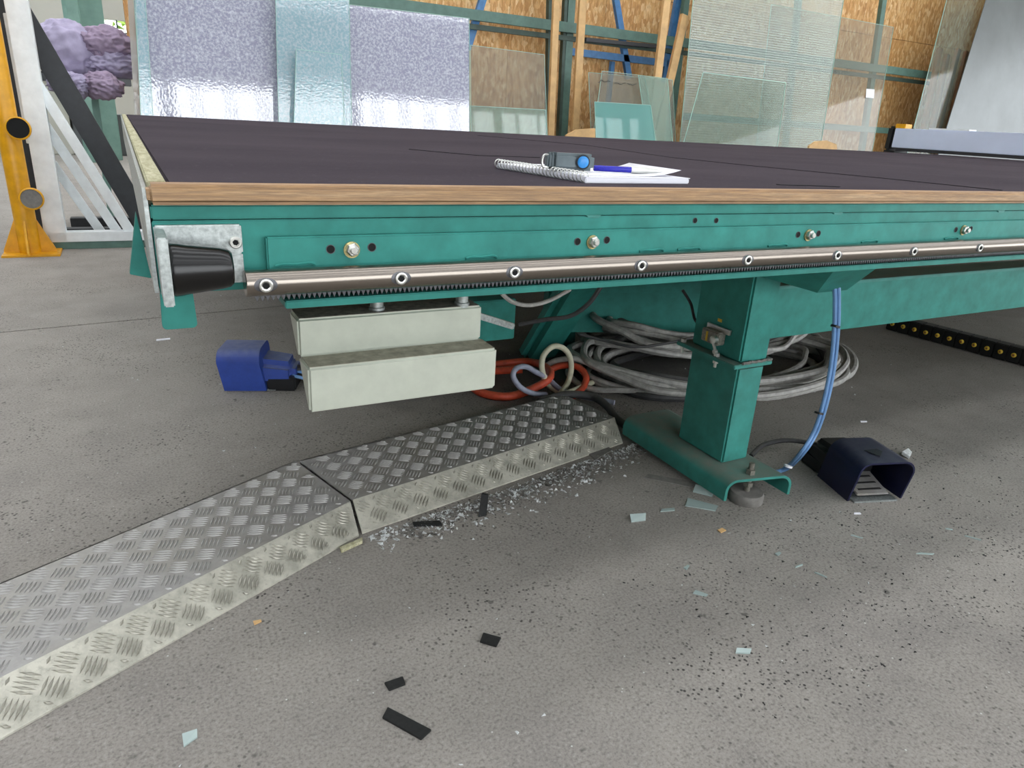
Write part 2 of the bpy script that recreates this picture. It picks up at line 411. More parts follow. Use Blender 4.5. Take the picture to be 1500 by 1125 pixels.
# hex nuts with washers
NX = [.265, .667, 1.182, 1.702, 2.22, 2.74]
for x in NX:
    o = (x, .962, .8205)
    MB().lathe([(.0115, 0), (.0115, .0022)], (x, .962, .8195), (0, -1, 0), 20).build('washer', 'zinc_yellow', bar, smooth=True)
    MB().lathe([(.0095, .002), (.0095, .0085), (.0080, .0098)], (x, .962, .8205), (0, -1, 0), 6, .5).build('hex_nut', 'zinc', bar)
    MB().lathe([(.0052, .009), (.0052, .0145), (.0042, .0155)], (x, .962, .8205), (0, -1, 0), 14).build('stud', 'zinc', bar, smooth=True)
    for dx in (-.029, .029): ring_hole((x + dx, .962, .8210 + .001 * (dx > 0)), .0055, bar)
for px in (1018, 1049): p = gy(px, 323, .975); ring_hole((p.x, .975, p.z), .0045, T)
# polished rail with countersunk screws
RZ, RY, RR = .7838, .943, .0172
rail = MB().lathe([(RR - .001, 0), (RR, .001), (RR, TX1 - .12), (RR - .001, TX1 - .119)], (.119, RY, RZ), (1, 0, 0), 40).build('guide_rail', 'stainless', T, smooth=True)
sx = [.1425, .3245, .505, .746, .9905, 1.2345, 1.4795, 1.7245, 1.9695, 2.2145, 2.4595]
for x in sx:
    m = MB(); vs = []; N = 24
    for i in range(N):
        t = 2 * math.pi * i / N; u = .0145 * math.cos(t); v = .0098 * math.sin(t); ang = v / RR
        vs.append((x + u, RY - (RR + .0003) * math.cos(ang), RZ + (RR + .0003) * math.sin(ang)))
    vs.append((x, RY - RR - .0003, RZ)); m.add(vs, [(i, (i + 1) % N, N) for i in range(N)]); m.build('countersink', 'steel_rack', rail, smooth=True)
    s_ = MB().lathe([(.0088, 0), (.0088, .003), (.0078, .0036), (.0052, .0036), (.0045, .0030)], (x, RY - RR + .001, RZ), (0, -1, 0), 20).build('cap_screw', 'zinc', rail, smooth=True)
    MB().lathe([(.0042, 0), (.0042, .0044)], (x, RY - RR + .0009, RZ), (0, -1, 0), 6).build('hex_socket', 'hole_dark', rail)
# toothed rack under the rail
m = MB().box((.131, .948, .7645), (3.0, .972, .7705)); px_ = .131; P = .0068
while px_ < 3.0:
    m.add([(px_, .948, .7645), (px_ + P * .8, .948, .7645), (px_ + P * .4, .948, .7575), (px_, .972, .7645), (px_ + P * .8, .972, .7645), (px_ + P * .4, .972, .7575)],
          [(0, 1, 2), (3, 5, 4), (0, 2, 5, 3), (1, 4, 5, 2)]); px_ += P
tag(m.build('toothed_rack', 'steel_rack', T), kind='stuff')
# end stop: bracket and conical rubber buffer
br = MB().box((.022, .966, .8180), (.1235, .9745, .8555)).box((.026, .9662, .780), (.1230, .9745, .819)).build('buffer_bracket', 'galvanised', T, .002)
MB().box((.022, .892, .7715), (.0335, .9665, .8525)).build('bracket_flange', 'galvanised', br, .0015)
MB().lathe([(.0305, 0), (.0322, .003), (.0318, .010), (.0300, .020), (.0255, .057), (.0235, .0665), (.020, .0705), (.012, .0715)], (.0335, .927, .8085), (1, 0, 0), 36).build('rubber_buffer', 'black_rubber', T, smooth=True)
for z in (.8335,):
    MB().lathe([(.0078, 0), (.0078, .006), (.0068, .007), (.0046, .007), (.0042, .005)], (.1145, .966, z), (0, -1, 0), 18).build('cap_screw', 'zinc', br, smooth=True)
    MB().lathe([(.0038, 0), (.0038, .0058)], (.1145, .966, z), (0, -1, 0), 6).build('hex_socket', 'hole_dark', br)
# green lug below the end and triangular side flap
lug = MB(); R_ = .006; pts = []
for cx, cz, a0 in ((.0185 + R_, .7225 + R_, 180), (.0600 - R_, .7225 + R_, 270)):
    for k in range(5): t_ = math.radians(a0 + 90 * k / 4); pts.append((cx + R_ * math.cos(t_), .969, cz + R_ * math.sin(t_)))
pts += [(.0585, .969, .770), (.0205, .969, .770)]
lug.prism(pts, (0, .012, 0)).build('end_lug', 'green_paint', T, .001)
a, b, c = gy(199, 312, 1.25), gy(190, 402, 1.22), gy(222, 408, 1.22)
MB().prism([a, b, c], (.0, .03, 0)).build('side_flap', 'green_paint', T, .001)
# leg
lx0, lx1, ly0, ly1 = 1.454, 1.556, 1.323, 1.520
leg = MB().box((lx0, ly0, .085), (lx1, ly1, .386)).build('leg', 'green_dusty', T, .006)
MB().box((lx0 - .002, ly0 - .002, .400), (lx1 + .002, ly1 + .002, .86)).build('leg_upper', 'green_paint', leg, .006)
MB().box((lx0 - .030, ly0 - .012, .388), (lx1 + .014, ly1 + .035, .400)).build('leg_flange', 'green_dusty', leg, .002)
for (x, y) in ((lx0 - .016, ly0 + .075), (lx0 - .016, ly1 + .020)):
    MB().lathe([(.009, 0), (.009, .009), (.007, .010)], (x, y, .400), (0, 0, 1), 6).build('bolt_head', 'zinc', leg)
    MB().lathe([(.009, 0), (.009, .009), (.005, .010), (.005, .022)], (x, y, .388), (0, 0, -1), 6).build('hex_nut', 'zinc', leg)
m = MB(); N = 26
for (p, q) in (((lx0, ly0 - .010, .403), (lx1 + .010, ly0 - .010, .403)), ((lx1 + .010, ly0 - .010, .403), (lx1 + .010, ly1, .403))):
    P_, Q_ = Vector(p), Vector(q); m.tube([P_.lerp(Q_, k / N) + Vector((0, random.uniform(-.002, .002), random.uniform(-.0015, .0025))) for k in range(N + 1)], .004, 6, sub=1)
m.build('sealant_bead', 'dusty_pad', leg, smooth=True)
# inverted channel foot
fx0, fx1, fy0, fy1, fz0, fz1, R_ = 1.392, 1.606, 1.190, 1.72, .022, .086, .036
def channel_prof(off):
    p = [(fx0 + off, fz0)]
    r = R_ - off
    for k in range(7): t_ = math.radians(180 - 15 * k); p.append((fx0 + R_ + r * math.cos(t_), fz1 - R_ + r * math.sin(t_)))
    for k in range(7): t_ = math.radians(90 - 15 * k); p.append((fx1 - R_ + r * math.cos(t_), fz1 - R_ + r * math.sin(t_)))
    p.append((fx1 - off, fz0)); return p
po, pi_ = channel_prof(0), channel_prof(.008); n = len(po); m = MB()
m.v = [Vector((x, fy0 + .045 * (fx1 - x) / (fx1 - fx0), z)) for x, z in po + pi_] + [Vector((x, fy1, z)) for x, z in po + pi_]
for i in range(n - 1):
    m.f += [(i, i + 1, 2 * n + i + 1, 2 * n + i), (n + i, 3 * n + i, 3 * n + i + 1, n + i + 1), (i, n + i, n + i + 1, i + 1), (2 * n + i, 2 * n + i + 1, 3 * n + i + 1, 3 * n + i)]
for i in (0, n - 1): m.f.append((i, n + i, 3 * n + i, 2 * n + i))
foot = m.build('foot_channel', 'green_dusty', leg, smooth=True)
MB().lathe([(.048, 0), (.050, .004), (.050, .024), (.046, .030)], (1.490, 1.245, 0), (0, 0, 1), 28).build('levelling_pad', 'dusty_pad', leg, smooth=True)
MB().lathe([(.008, .02), (.008, .120)], (1.490, 1.245, 0), (0, 0, 1), 12).lathe([(.014, .046), (.014, .060)], (1.490, 1.245, 0), (0, 0, 1), 6).lathe([(.014, .086), (.014, .100)], (1.490, 1.245, 0), (0, 0, 1), 6).build('levelling_screw', 'switch_metal', leg)
# support bracket reaching out under the front beam
A, B_, C_, D_, E_ = gy(1112, 404, 1.30), gy(1197, 429, 1.21), gy(1240, 425, 1.21), Vector((1.60, 1.05, .745)), Vector((1.42, 1.05, .745))
dp = Vector((0, .05, .11))
MB().add([E_, D_, C_, B_, A, (1.46, 1.33, .76), (1.72, 1.33, .76)], [(0, 1, 2, 3), (0, 3, 4), (3, 2, 6, 5, 4), (1, 6, 2), (0, 4, 5), (0, 5, 6, 1)]).build('support_bracket', 'green_paint', T)
# long underframe beam and lower members
MB().box((1.556, 1.385, .437), (8.0, 1.46, .592)).build('underframe_beam', 'green_paint', T, .004)
MB().box((1.556, 1.37, .590), (8.0, 1.475, .600)).build('beam_cap', 'green_dusty', T, .002)
MB().box((.95, 2.30, .20), (1.27, 2.38, .36)).build('rear_cross_member', 'green_paint', T, .004)
ra, rb = gz(800, 487, .13), gz(1060, 487, .13); rd = Vector((0, 0, .19)); rn = Vector((ra.y - rb.y, rb.x - ra.x, 0)).normalized() * .09
MB().prism([ra, rb, rb + rn, ra + rn], rd).build('lower_beam', 'green_paint', T, .004)
ra2, rb2 = ra + rd - rn * .4, rb + rd - rn * .4 - (rb - ra) * .12
MB().prism([ra2, rb2, rb2 + rn * 1.6, ra2 + rn * 1.6], Vector((0, 0, .09))).build('cable_duct', 'green_paint', T, .004)
br_ = MB().bar((1.555, 2.60, .01), (1.565, 2.12, .66), .19, .09, (0, .6, .8)).build('inclined_leg', 'green_dusty', T, .03, seg=4)
MB().box((1.64, 2.60, .0), (1.76, 2.72, .14)).build('leg_gusset', 'green_paint', T, .003)
for x in (3.9, 6.3):
    MB().box((x, ly0, .0), (x + .10, ly1, .86)).build('leg', 'green_paint', T, .006)
for x in (1.5, 3.9, 6.3):
    MB().box((x, 4.55, 0), (x + .10, 4.75, .86)).build('leg', 'green_paint', T, .006)
    MB().box((x, 1.05, .76), (x + .10, 4.98, .86)).build('cross_bearer', 'green_paint', T)
# limit switch on the side of the leg
q = gx(1053, 491, lx0 - .004)
sw = MB().box((lx0 - .034, q.y - .028, q.z - .022), (lx0 - .004, q.y + .040, q.z + .016)).build('limit_switch', 'switch_metal', leg, .003)
MB().box((lx0 - .012, q.y - .046, q.z + .012), (lx0 - .003, q.y + .045, q.z + .027)).build('mounting_plate', 'zinc', sw, .001)
MB().lathe([(.012, 0), (.012, .012), (.009, .014)], (lx0 - .034, q.y - .020, q.z - .004), (-1, 0, 0), 14).build('switch_head', 'zinc', sw, smooth=True)
MB().bar((lx0 - .046, q.y - .020, q.z - .004), (lx0 - .044, q.y - .036, q.z - .032), .006, .006).lathe([(.007, 0), (.007, .008)], (lx0 - .050, q.y - .037, q.z - .034), (1, 0, 0), 12).build('roller_lever', 'zinc', sw)
MB().box((lx0 - .035, q.y + .012, q.z - .018), (lx0 - .0345, q.y + .020, q.z + .010)).build('yellow_print', 'yellow_label', sw)
MB().box((lx0 - .004, q.y - .002, q.z + .038), (lx0 - .003, q.y + .014, q.z + .047)).build('yellow_sticker', 'yellow_label', leg)
# stepped sheet-metal housing under the front beam
u0, u1 = .1975, .4985
yU = 1.02; zU1, zU0 = .7085, .6495; yL = .967; zL0 = .580
hs = MB()
prof = [(yU + .062, zU1), (yU, zU1), (yU, zU0), (yL, zU0), (yL, zL0)]
up_ = MB().prism([(u0, y, z) for y, z in ((yU + .062, zU1), (yU, zU1), (yU, zU0), (yU + .012, zU0))], (u1 - u0, 0, 0)).build('upper_cover', 'housing_paint', T, .0035, seg=3)
MB().prism([(u0 + .001, y, z) for y, z in ((yU + .012, zU0), (yL, zU0), (yL, zL0), (yL + .012, zL0))], (u1 - u0 + .004, 0, 0)).build('lower_cover', 'housing_paint', T, .0035, seg=3)
MB().box((u0 + .004, yL + .004, zU0), (u1 + .002, yU - .0005, zU0 + .0008)).build('grimy_ledge', 'housing_ledge', up_)
MB().box((u0 + .004, yU + .004, zU1), (u1 - .004, yU + .060, zU1 + .0008)).build('grimy_top', 'housing_top', up_)
for x, y in ((.325, yU + .022), (.468, yU + .014)):
    MB().lathe([(.0125, -.002), (.0125, .005), (.0105, .006), (.0105, .036)], (x, y, zU1), (0, 0, 1), 18).build('standoff', 'galvanised', T, smooth=True)
MB().box((u0 - .004, yU + .05, zU1 + .012), (u1, yU + .062, .7445)).build('hanger_plate', 'housing_top', T)
# rear of the table: small cables hanging under the beam
for name, mat, r, pts in (
    ('hanging_cable', 'grey_cable', .006, [gy(735, 430, 1.6), gy(750, 442, 1.6), gy(775, 447, 1.62), gy(805, 440, 1.64), gy(835, 424, 1.66)]),
    ('hanging_cable', 'dark_cable', .007, [gy(880, 420, 1.7), gy(862, 445, 1.72), (gy(835, 463, 1.76)), gy(800, 468, 1.8), gy(760, 475, 1.85)]),
    ('switch_cable', 'dark_cable', .0045, [gy(1000, 425, 1.62), gy(1012, 445, 1.60), gy(1019, 470, 1.57), gy(1036, 480, 1.53), Vector((lx0 - .018, q.y + .040, q.z - .004))])):
    MB().tube(pts, r, 8).build(name, mat, T, smooth=True)
m = MB().bar(gy(700, 462, 1.9), gy(752, 478, 1.9), .02, .02); m.build('strut', 'galvanised', T, .003)

# ================================================================== ON THE TABLE
nb = thing('notebook', 'white spiral-bound notebook lying near the wooden edge of the table', 'notebook', (.84, 1.2, TT))
n0 = gz(852, 268.5, TT); n1 = gz(1010, 269.5, TT); nd = Vector((-.03, .28, 0)) + Vector((.075, 0, 0))
wv = Vector((n1.x - n0.x, n1.y - n0.y, 0)); dv = Vector((gz(727, 243, TT + .006).x - n0.x, gz(727, 243, TT + .006).y - n0.y, 0)); dv = dv.normalized() * .30
wv = wv.normalized() * .255
base = Vector((n0.x, n0.y, TT + .0002))
def page(z0, z1, du=0, dw=0): return [base + Vector((0, 0, z0)) + wv * (.03) + dv * 0, base + Vector((0, 0, z0)) + wv * (1 + dw), base + Vector((0, 0, z0)) + wv * (1 + dw) + dv, base + Vector((0, 0, z0)) + wv * .03 + dv]
MB().prism(page(0, 0), (0, 0, .009)).build('page_block', 'paper', nb, .0015)
MB().prism([p_ + wv.normalized() * .002 for p_ in page(.0092, 0, 0, -.004)], (0, 0, .0012)).build('cover_sheet', 'paper', nb)
# a curled top page
m = MB(); NC = 12
for j in range(2):
    for i in range(NC + 1):
        f = i / NC; p_ = base + wv * (.05 + .92 * f) + dv * (.06 + .5 * j) + Vector((0, 0, .0115 + (.012 * max(0, f - .6) ** 2 / .16 if j == 0 else .014 * max(0, f - .6) ** 2 / .16))); m.v.append(p_)
for i in range(NC): m.f.append((i, i + 1, NC + 2 + i, NC + 1 + i))
cp = m.build('loose_page', 'paper', nb, smooth=True); so = cp.modifiers.new('t', 'SOLIDIFY'); so.thickness = .0006
NR = 26
for k in range(NR):
    c_ = base + dv * ((k + .5) / NR) + wv * .035 + Vector((0, 0, .0075)); a_ = wv.normalized()
    MB().tube([c_ + a_ * (.0085 * math.cos(t_)) + Vector((0, 0, .0085 * math.sin(t_) + .0025)) for t_ in [2 * math.pi * i / 10 for i in range(10)]], .0011, 5, True, 2).build('spiral_ring', 'zinc', nb, smooth=True)
tl = thing('handheld_tool', 'small grey handheld tool with round blue button resting on the notebook', 'tool', (.745, 1.19, TT + .012))
c_ = gz(831, 250.5, TT + .012); a_ = Vector((.955, -.295, 0)); b_ = Vector((.295, .955, 0)); zz = Vector((0, 0, 1))
tl.location = c_
def slab(x0, x1, y0, y1, z0, z1):
    return MB().hexa([c_ + a_ * x + b_ * y + zz * z0 for x, y in ((x0, y0), (x1, y0), (x1, y1), (x0, y1))], [c_ + a_ * x + b_ * y + zz * z1 for x, y in ((x0, y0), (x1, y0), (x1, y1), (x0, y1))])
slab(-.030, .048, -.014, .016, .002, .032).build('body', 'tool_grey', tl, .006, seg=4)
slab(-.042, -.030, -.0125, .0145, .003, .031).build('end_cap', 'tool_grey', tl, .004, seg=3)
for x in (-.034, -.027): slab(x, x + .003, -.0148, .0165, .002, .0325).build('grip_ridge', 'tool_grey', tl, .001)
MB().tube([c_ + a_ * x + b_ * y + zz * z for x, y, z in ((-.040, -.006, .027), (-.048, -.006, .026), (-.051, -.006, .016), (-.048, -.006, .007), (-.040, -.006, .006))], .0022, 6).build('wire_clip', 'zinc', tl, smooth=True)
o_ = c_ + a_ * .024 + zz * .018 - b_ * .0138
MB().lathe([(.0135, 0), (.0135, .003), (.0115, .0045), (.0105, .0035)], o_, -b_, 24).build('button_ring', 'ink', tl, smooth=True)
MB().lathe([(.0105, 0), (.0105, .0045), (.008, .0062), (.004, .0068)], o_, -b_, 24).build('button', 'button_blue', tl, smooth=True)
slab(-.02, .03, -.008, .010, .0, .003).build('sole', 'black_plastic', tl)
p0 = gz(874, 247.5, TT + .0175); p1 = gz(970, 252.5, TT + .0175)
pn = thing('ballpoint_pen', 'blue ballpoint pen with silver tip on the open notebook page', 'pen', (p0.x, p0.y, TT + .011)); d_ = (p1 - p0); L_ = d_.length; d_.normalize()
p0 = p0.copy(); p0.z = TT + .0190
MB().lathe([(.0045, -.006), (.0055, -.004), (.0055, L_ * .52)], p0, d_, 16).build('barrel', 'pen_blue', pn, smooth=True)
MB().lathe([(.0055, L_ * .52), (.0062, L_ * .55), (.0060, L_ * .75), (.0035, L_ * .92), (.001, L_)], p0, d_, 16).build('tip_cone', 'zinc', pn, smooth=True)
# bridge of the cutting machine across the table
gb = thing('cutting_bridge', 'pale blue aluminium bridge beam crossing the far end of the felt table', 'machine bridge', (7.15, 4.9, TT))
MB().box((7.07, .6, .955), (7.27, 4.95, 1.142)).build('bridge_beam', 'gantry_paint', gb, .004)
MB().box((7.075, .6, .925), (7.26, 4.9, .954)).build('under_rail', 'black_paint', gb)
MB().box((7.06, 4.951, .92), (7.28, 5.03, 1.16)).build('end_cap', 'black_plastic', gb, .02)
MB().box((7.09, 4.86, 1.142), (7.20, 4.97, 1.185)).build('yellow_sensor', 'yellow_paint', gb, .004)
MB().box((7.08, 4.2, 1.142), (7.2, 4.6, 1.156)).build('cover_strip', 'white_paint', gb, .002)
MB().box((7.065, 4.90, .906), (7.28, 5.02, .925)).build('carriage', 'black_plastic', gb)

# ================================================================== FLOOR THINGS
ZP = .05
def lugs(poly, o, u, v, nrm, name, parent, mat, inset=.004, pitch=.046):
    """raised five-bar tread pattern over a convex polygon given in (a, b) coordinates of the frame o,u,v"""
    m = MB(); o = Vector(o); u = Vector(u); v = Vector(v); nrm = Vector(nrm)
    def inside(a, b):
        n = len(poly); sg = None
        for i in range(n):
            (x0, y0), (x1, y1) = poly[i], poly[(i + 1) % n]; L = math.hypot(x1 - x0, y1 - y0)
            c = ((x1 - x0) * (b - y0) - (y1 - y0) * (a - x0)) / L
            if sg is None: sg = 1 if c > 0 else -1
            if c * sg < inset: return False
        return True
    A = [p[0] for p in poly]; B = [p[1] for p in poly]; k = math.sqrt(.5); R = int((max(A) - min(A) + max(B) - min(B)) / pitch) + 3
    bl, bw, bh, sp = .0212, .0032, .0027, .0087
    for i in range(-R, R):
        for j in range(-R, R):
            ca, cb = (i - j) * pitch * k + min(A), (i + j) * pitch * k + min(B)
            da, db = (k, k) if (i + j) % 2 else (-k, k)
            for q in range(-2, 3):
                a, b = ca - db * sp * q, cb + da * sp * q
                L = bl * (1 - .06 * abs(q))
                e0, e1 = (a - da * L, b - db * L), (a + da * L, b + db * L)
                if not (inside(*e0) and inside(*e1)):
                    L *= .45; e0, e1 = (a - da * L, b - db * L), (a + da * L, b + db * L)
                    if not (inside(*e0) and inside(*e1)): continue
                P = lambda a, b, h: o + u * a + v * b + nrm * h
                m.add([P(*e0, 0), P(a + db * bw, b - da * bw, 0), P(*e1, 0), P(a - db * bw, b + da * bw, 0),
                       P(a - da * L * .6, b - db * L * .6, bh), P(a + da * L * .6, b + db * L * .6, bh)],
                      [(0, 1, 4), (1, 5, 4), (1, 2, 5), (2, 3, 5), (3, 4, 5), (3, 0, 4)])
    return tag(m.build(name, mat, parent), kind='stuff')
def cover_plate(label, f0, f1, b0, b1, g0, g1, name='cable_cover_plate'):
    """f: fold line, b: back line, g: ground line of the sloping front"""
    f0, f1, b0, b1 = [Vector((*p, ZP)) for p in (f0, f1, b0, b1)]; g0, g1 = [Vector((*p, .004)) for p in (g0, g1)]
    th = thing(name, label, 'cover plate', ((f0.x + f1.x) / 2, (f0.y + f1.y) / 2, 0), 'chequer plate cable covers')
    top_ = MB().prism([f0, f1, b1, b0], (0, 0, -.004)); top_.prism([b0, b1, Vector((b1.x, b1.y, 0)), Vector((b0.x, b0.y, 0))], (.0, -.004, 0))
    t_ = top_.build('tread_top', 'chequer', th)
    nn = (f1 - f0).cross(g0 - f0).normalized(); nn = nn if nn.z > 0 else -nn
    fr = MB().prism([f0, f1, g1, g0], nn * -.004); fr.prism([g0, g1, Vector((g1.x, g1.y, 0)), Vector((g0.x, g0.y, 0))], (0, .004, 0))
    f_ = fr.build('sloping_front', 'chequer_front', th)
    u = (f1 - f0).normalized(); v = Vector((-u.y, u.x, 0))
    lugs([((p - f0).dot(u), (p - f0).dot(v)) for p in (f0, f1, b1, b0)], f0, u, v, (0, 0, 1), 'tread_pattern', t_, 'chequer_lug')
    w = nn.cross(u).normalized(); w = w if w.z < 0 else -w
    lugs([((p - f0).dot(u), (p - f0).dot(w)) for p in (f0, f1, g1, g0)], f0, u, w, nn, 'tread_pattern', f_, 'front_lug')
    return th
u1_ = Vector((.896, .445))
ex = lambda p, d: (p[0] - u1_.x * d, p[1] - u1_.y * d)
cover_plate('dusty chequer plate cable cover running out at the left of the picture', ex((-.295, 1.232), .55), (.416, 1.583), ex((-.331, 1.530), .55), (.334, 1.862), ex((-.292, 1.131), .55), (.411, 1.490))
p2 = cover_plate('dusty chequer plate cable cover ending beside the coiled cables', (.424, 1.588), (1.408, 1.792), (.345, 1.858), (1.352, 2.050), (.421, 1.497), (1.376, 1.692))
MB().prism([Vector((1.408, 1.792, ZP)), Vector((1.376, 1.692, .004)), Vector((1.376, 1.692, 0)), Vector((1.352, 2.05, 0)), Vector((1.352, 2.05, ZP))], (-.003, 0, 0)).build('end_plate', 'chequer_front', p2)

# foot pedals: open hooded shoe with a lower switch box behind
def pedal(label, loc, rz, hood, dusty):
    t_ = thing('foot_pedal', label, 'foot pedal', loc, 'foot pedals')
    t_.rotation_euler = (0, 0, rz)
    W, H, Lh, th = .086, .128, .150, .005
    def arch(w, h, r, zb=.004):
        p = [(-w, zb)]
        for k in range(7): a = math.radians(180 - 15 * k); p.append((-w + r + r * math.cos(a), h - r + r * math.sin(a)))
        for k in range(7): a = math.radians(90 - 15 * k); p.append((w - r + r * math.cos(a), h - r + r * math.sin(a)))
        p.append((w, zb)); return p
    outer0, outer1 = arch(W, H, .034), arch(W * .94, H * 1.04, .042); inner0, inner1 = arch(W - th, H - th, .03), arch(W * .94 - th, H * 1.04 - th, .038)
    n = len(outer0); m = MB()
    for pr, y in ((outer0, 0), (outer1, Lh), (inner0, 0), (inner1, Lh)):
        m.v += [Vector((x, y - (.0 if z > .02 else -.02), z)) for x, z in pr]
    for i in range(n - 1):
        m.f += [(i, i + 1, n + i + 1, n + i), (2 * n + i, 3 * n + i, 3 * n + i + 1, 2 * n + i + 1), (i, 2 * n + i, 2 * n + i + 1, i + 1)]
    m.f += [tuple(range(n, 2 * n)), (0, n, 3 * n, 2 * n), (n - 1, 3 * n - 1, 4 * n - 1, 2 * n - 1)]
    def put(mb, name, mat, bev=0, parent=None, **k):
        o = mb.build(name, mat, None, bev, **k); o.parent = parent or t_; return o
    put(m, 'hood', hood, smooth=True)
    rear = MB().hexa([(-.076, Lh - .03, .012), (.076, Lh - .03, .012), (.070, .275, .012), (-.070, .275, .012)], [(-.072, Lh - .03, H * .80), (.072, Lh - .03, H * .80), (.060, .268, H * .68), (-.060, .268, H * .68)])
    put(rear, 'switch_box', hood if dusty else 'black_plastic', .022, seg=5)
    put(MB().box((-.0725, .17, .0), (.0725, .274, .046)), 'rear_base', 'black_plastic', .006)
    pl = put(MB().prism([(-.068, .012, 0), (.068, .012, 0), (.068, .20, 0), (-.068, .20, 0)], (0, 0, .005)), 'sole_plate', 'galvanised', .001)
    put(MB().hexa([(-.05, .03, .012), (.05, .03, .012), (.05, .14, .038), (-.05, .14, .038)], [(-.05, .03, .018), (.05, .03, .018), (.05, .14, .044), (-.05, .14, .044)]), 'treadle', 'chequer', .002)
    for i in range(3): put(MB().box((-.036, .045 + i * .026, .019 + i * .0061), (.036, .053 + i * .026, .0235 + i * .0061)), 'treadle_rib', 'black_plastic', parent=bpy.data.objects[t_.children[-1].name])
    put(MB().lathe([(.016, 0), (.016, .02), (.011, .03)], (0, .268, .05), (0, 1, 0), 16), 'cable_gland', 'black_plastic', smooth=True)
    if not dusty: put(MB().prism([(-.01, .03, H + .004), (.02, .06, H + .004), (.012, .075, H + .0045), (-.03, .07, H + .0045)], (0, 0, .001)), 'arrow_decal', 'ink')  # dark arrow decal on top of the hood
    return t_
pr_ = Vector((1.848, 1.066, 0))
pedal('dark navy hooded foot pedal open towards the viewer, right of the leg', pr_, math.radians(-17), 'navy_pedal', False).scale = (1.07, 1.05, 1.08)
pl_ = gz(322, 553, 0); pedal('dusty blue foot pedal seen from behind, left of the metal housing', (.245, 2.70, 0), math.radians(-112), 'blue_pedal', True).scale = (1.1, 1.0, 1.2)

# twin blue air hoses of the near pedal
for k, dx in enumerate((0, .011)):
    d = Vector((dx, -dx * .3, 0))
    pts = [gy(1222, 415, 1.20), gy(1223, 440, 1.20), gy(1222, 480, 1.20), gy(1217, 535, 1.20), gy(1206, 590, 1.20), gy(1192, 632, 1.21), gy(1172, 664, 1.22), gz(1148, 687, .018), gz(1120, 694, .012)]
    o = MB().tube([p + d for p in pts], .0056, 8).build('air_hose', 'blue_cable', smooth=True)
    tag(o, 'light blue air hose hanging behind the leg, %s of the pair' % ('left' if k == 0 else 'right'), 'hose', 'twin blue air hoses')
for (px, py, Yc) in ((1221, 478, 1.20), (1197, 605, 1.205), (1152, 683, 1.23)):
    c_ = gy(px, py, Yc) + Vector((.005, -.002, 0)); tie = MB().lathe([(.0125, -.003), (.0125, .003)], c_, (.3, .1, 1), 12).build('cable_tie', 'black_plastic' if py < 650 else 'paper')
    tag(tie, {478: 'black cable tie high on the twin blue hoses', 605: 'black cable tie halfway down the twin blue hoses', 683: 'white cable tie low on the twin blue hoses'}[py], 'cable tie', 'ties on the blue hoses')
o = MB().tube([gz(1100, 668, .03), gz(1118, 652, .04), gz(1150, 645, .05), gz(1185, 649, .05), gz(1212, 660, .05)], .008, 8).build('pedal_cable', 'dark_cable', smooth=True)
tag(o, 'dark cable arching from the channel foot to the navy pedal', 'cable')
for k, (dy, z) in enumerate(((0, .055), (8, .05))):
    o = MB().tube([gz(420, 541 + dy, z), gz(445, 546 + dy, z), gz(480, 556 + dy, .03), gz(540, 560 + dy, .012), gz(600, 560 + dy, .01)], .0065, 8).build('pedal_hose', 'blue_cable', smooth=True)
    tag(o, 'thin blue hose leaving the blue pedal, %s one' % ('upper' if k == 0 else 'lower'), 'hose', 'hoses of the blue pedal')

# coil of grey cable round the leg
coil = thing('cable_coil', 'big coil of dusty grey cables on the floor behind the green leg', 'cable coil', (2.12, 2.18, 0))
rc = random.Random(3)
for k in range(24):
    low = k < 14
    a = (.64 if low else .56) - .03 * (k % 4) + rc.uniform(-.05, .05); b = (.36 if low else .28) - .025 * (k % 4) + rc.uniform(-.04, .04)
    cx, cy = (2.23 if low else 2.30) + rc.uniform(-.07, .07), (2.17 if low else 2.40) + rc.uniform(-.04, .04)
    r = rc.choice((.0125, .0145, .016)); z0 = r + (.020 * (k // 3) if low else .09 + .022 * (k - 14) / 1.6); rot = rc.uniform(-.2, .06) - .05; ph = rc.uniform(0, 6.28); dz = rc.uniform(.0, .03)
    pts = []
    for i in range(16):
        t_ = 2 * math.pi * i / 16; x, y = a * math.cos(t_), b * math.sin(t_)
        pts.append((cx + x * math.cos(rot) - y * math.sin(rot) + rc.uniform(-.022, .022), cy + x * math.sin(rot) + y * math.cos(rot) + rc.uniform(-.022, .022), max(r, z0 * (.8 + .2 * math.cos(t_ * 2)) + dz * math.sin(t_ * 2 + ph) + rc.uniform(-.008, .008))))
    MB().tube(pts, r, 8, True, 5).build('cable_loop', 'grey_cable' if k % 7 else 'dark_cable', coil, smooth=True)
def hose(name, label, cat, mat, r, pts, grp=None, closed=False):
    o = MB().tube(pts, r, 9, closed).build(name, mat, smooth=True); return tag(o, label, cat, grp)
hose('air_hose', 'thick orange hose looping out from behind the metal housing', 'hose', 'orange_hose', .0165,
     [gz(640, 545, .02), gz(725, 534, .03), gz(775, 530, .04), gz(803, 541, .06), gz(803, 556, .05), gz(775, 572, .02), gz(742, 581, .018), gz(705, 575, .018), gz(688, 560, .018), gz(700, 546, .02), gz(765, 541, .05)])
hose('air_hose', 'short dark orange hose bending down behind the cream loop', 'hose', 'orange_hose', .014,
     [gz(800, 546, .03), gz(820, 536, .06), gz(845, 537, .07), gz(858, 550, .05), gz(855, 566, .02), gz(840, 580, .016)])
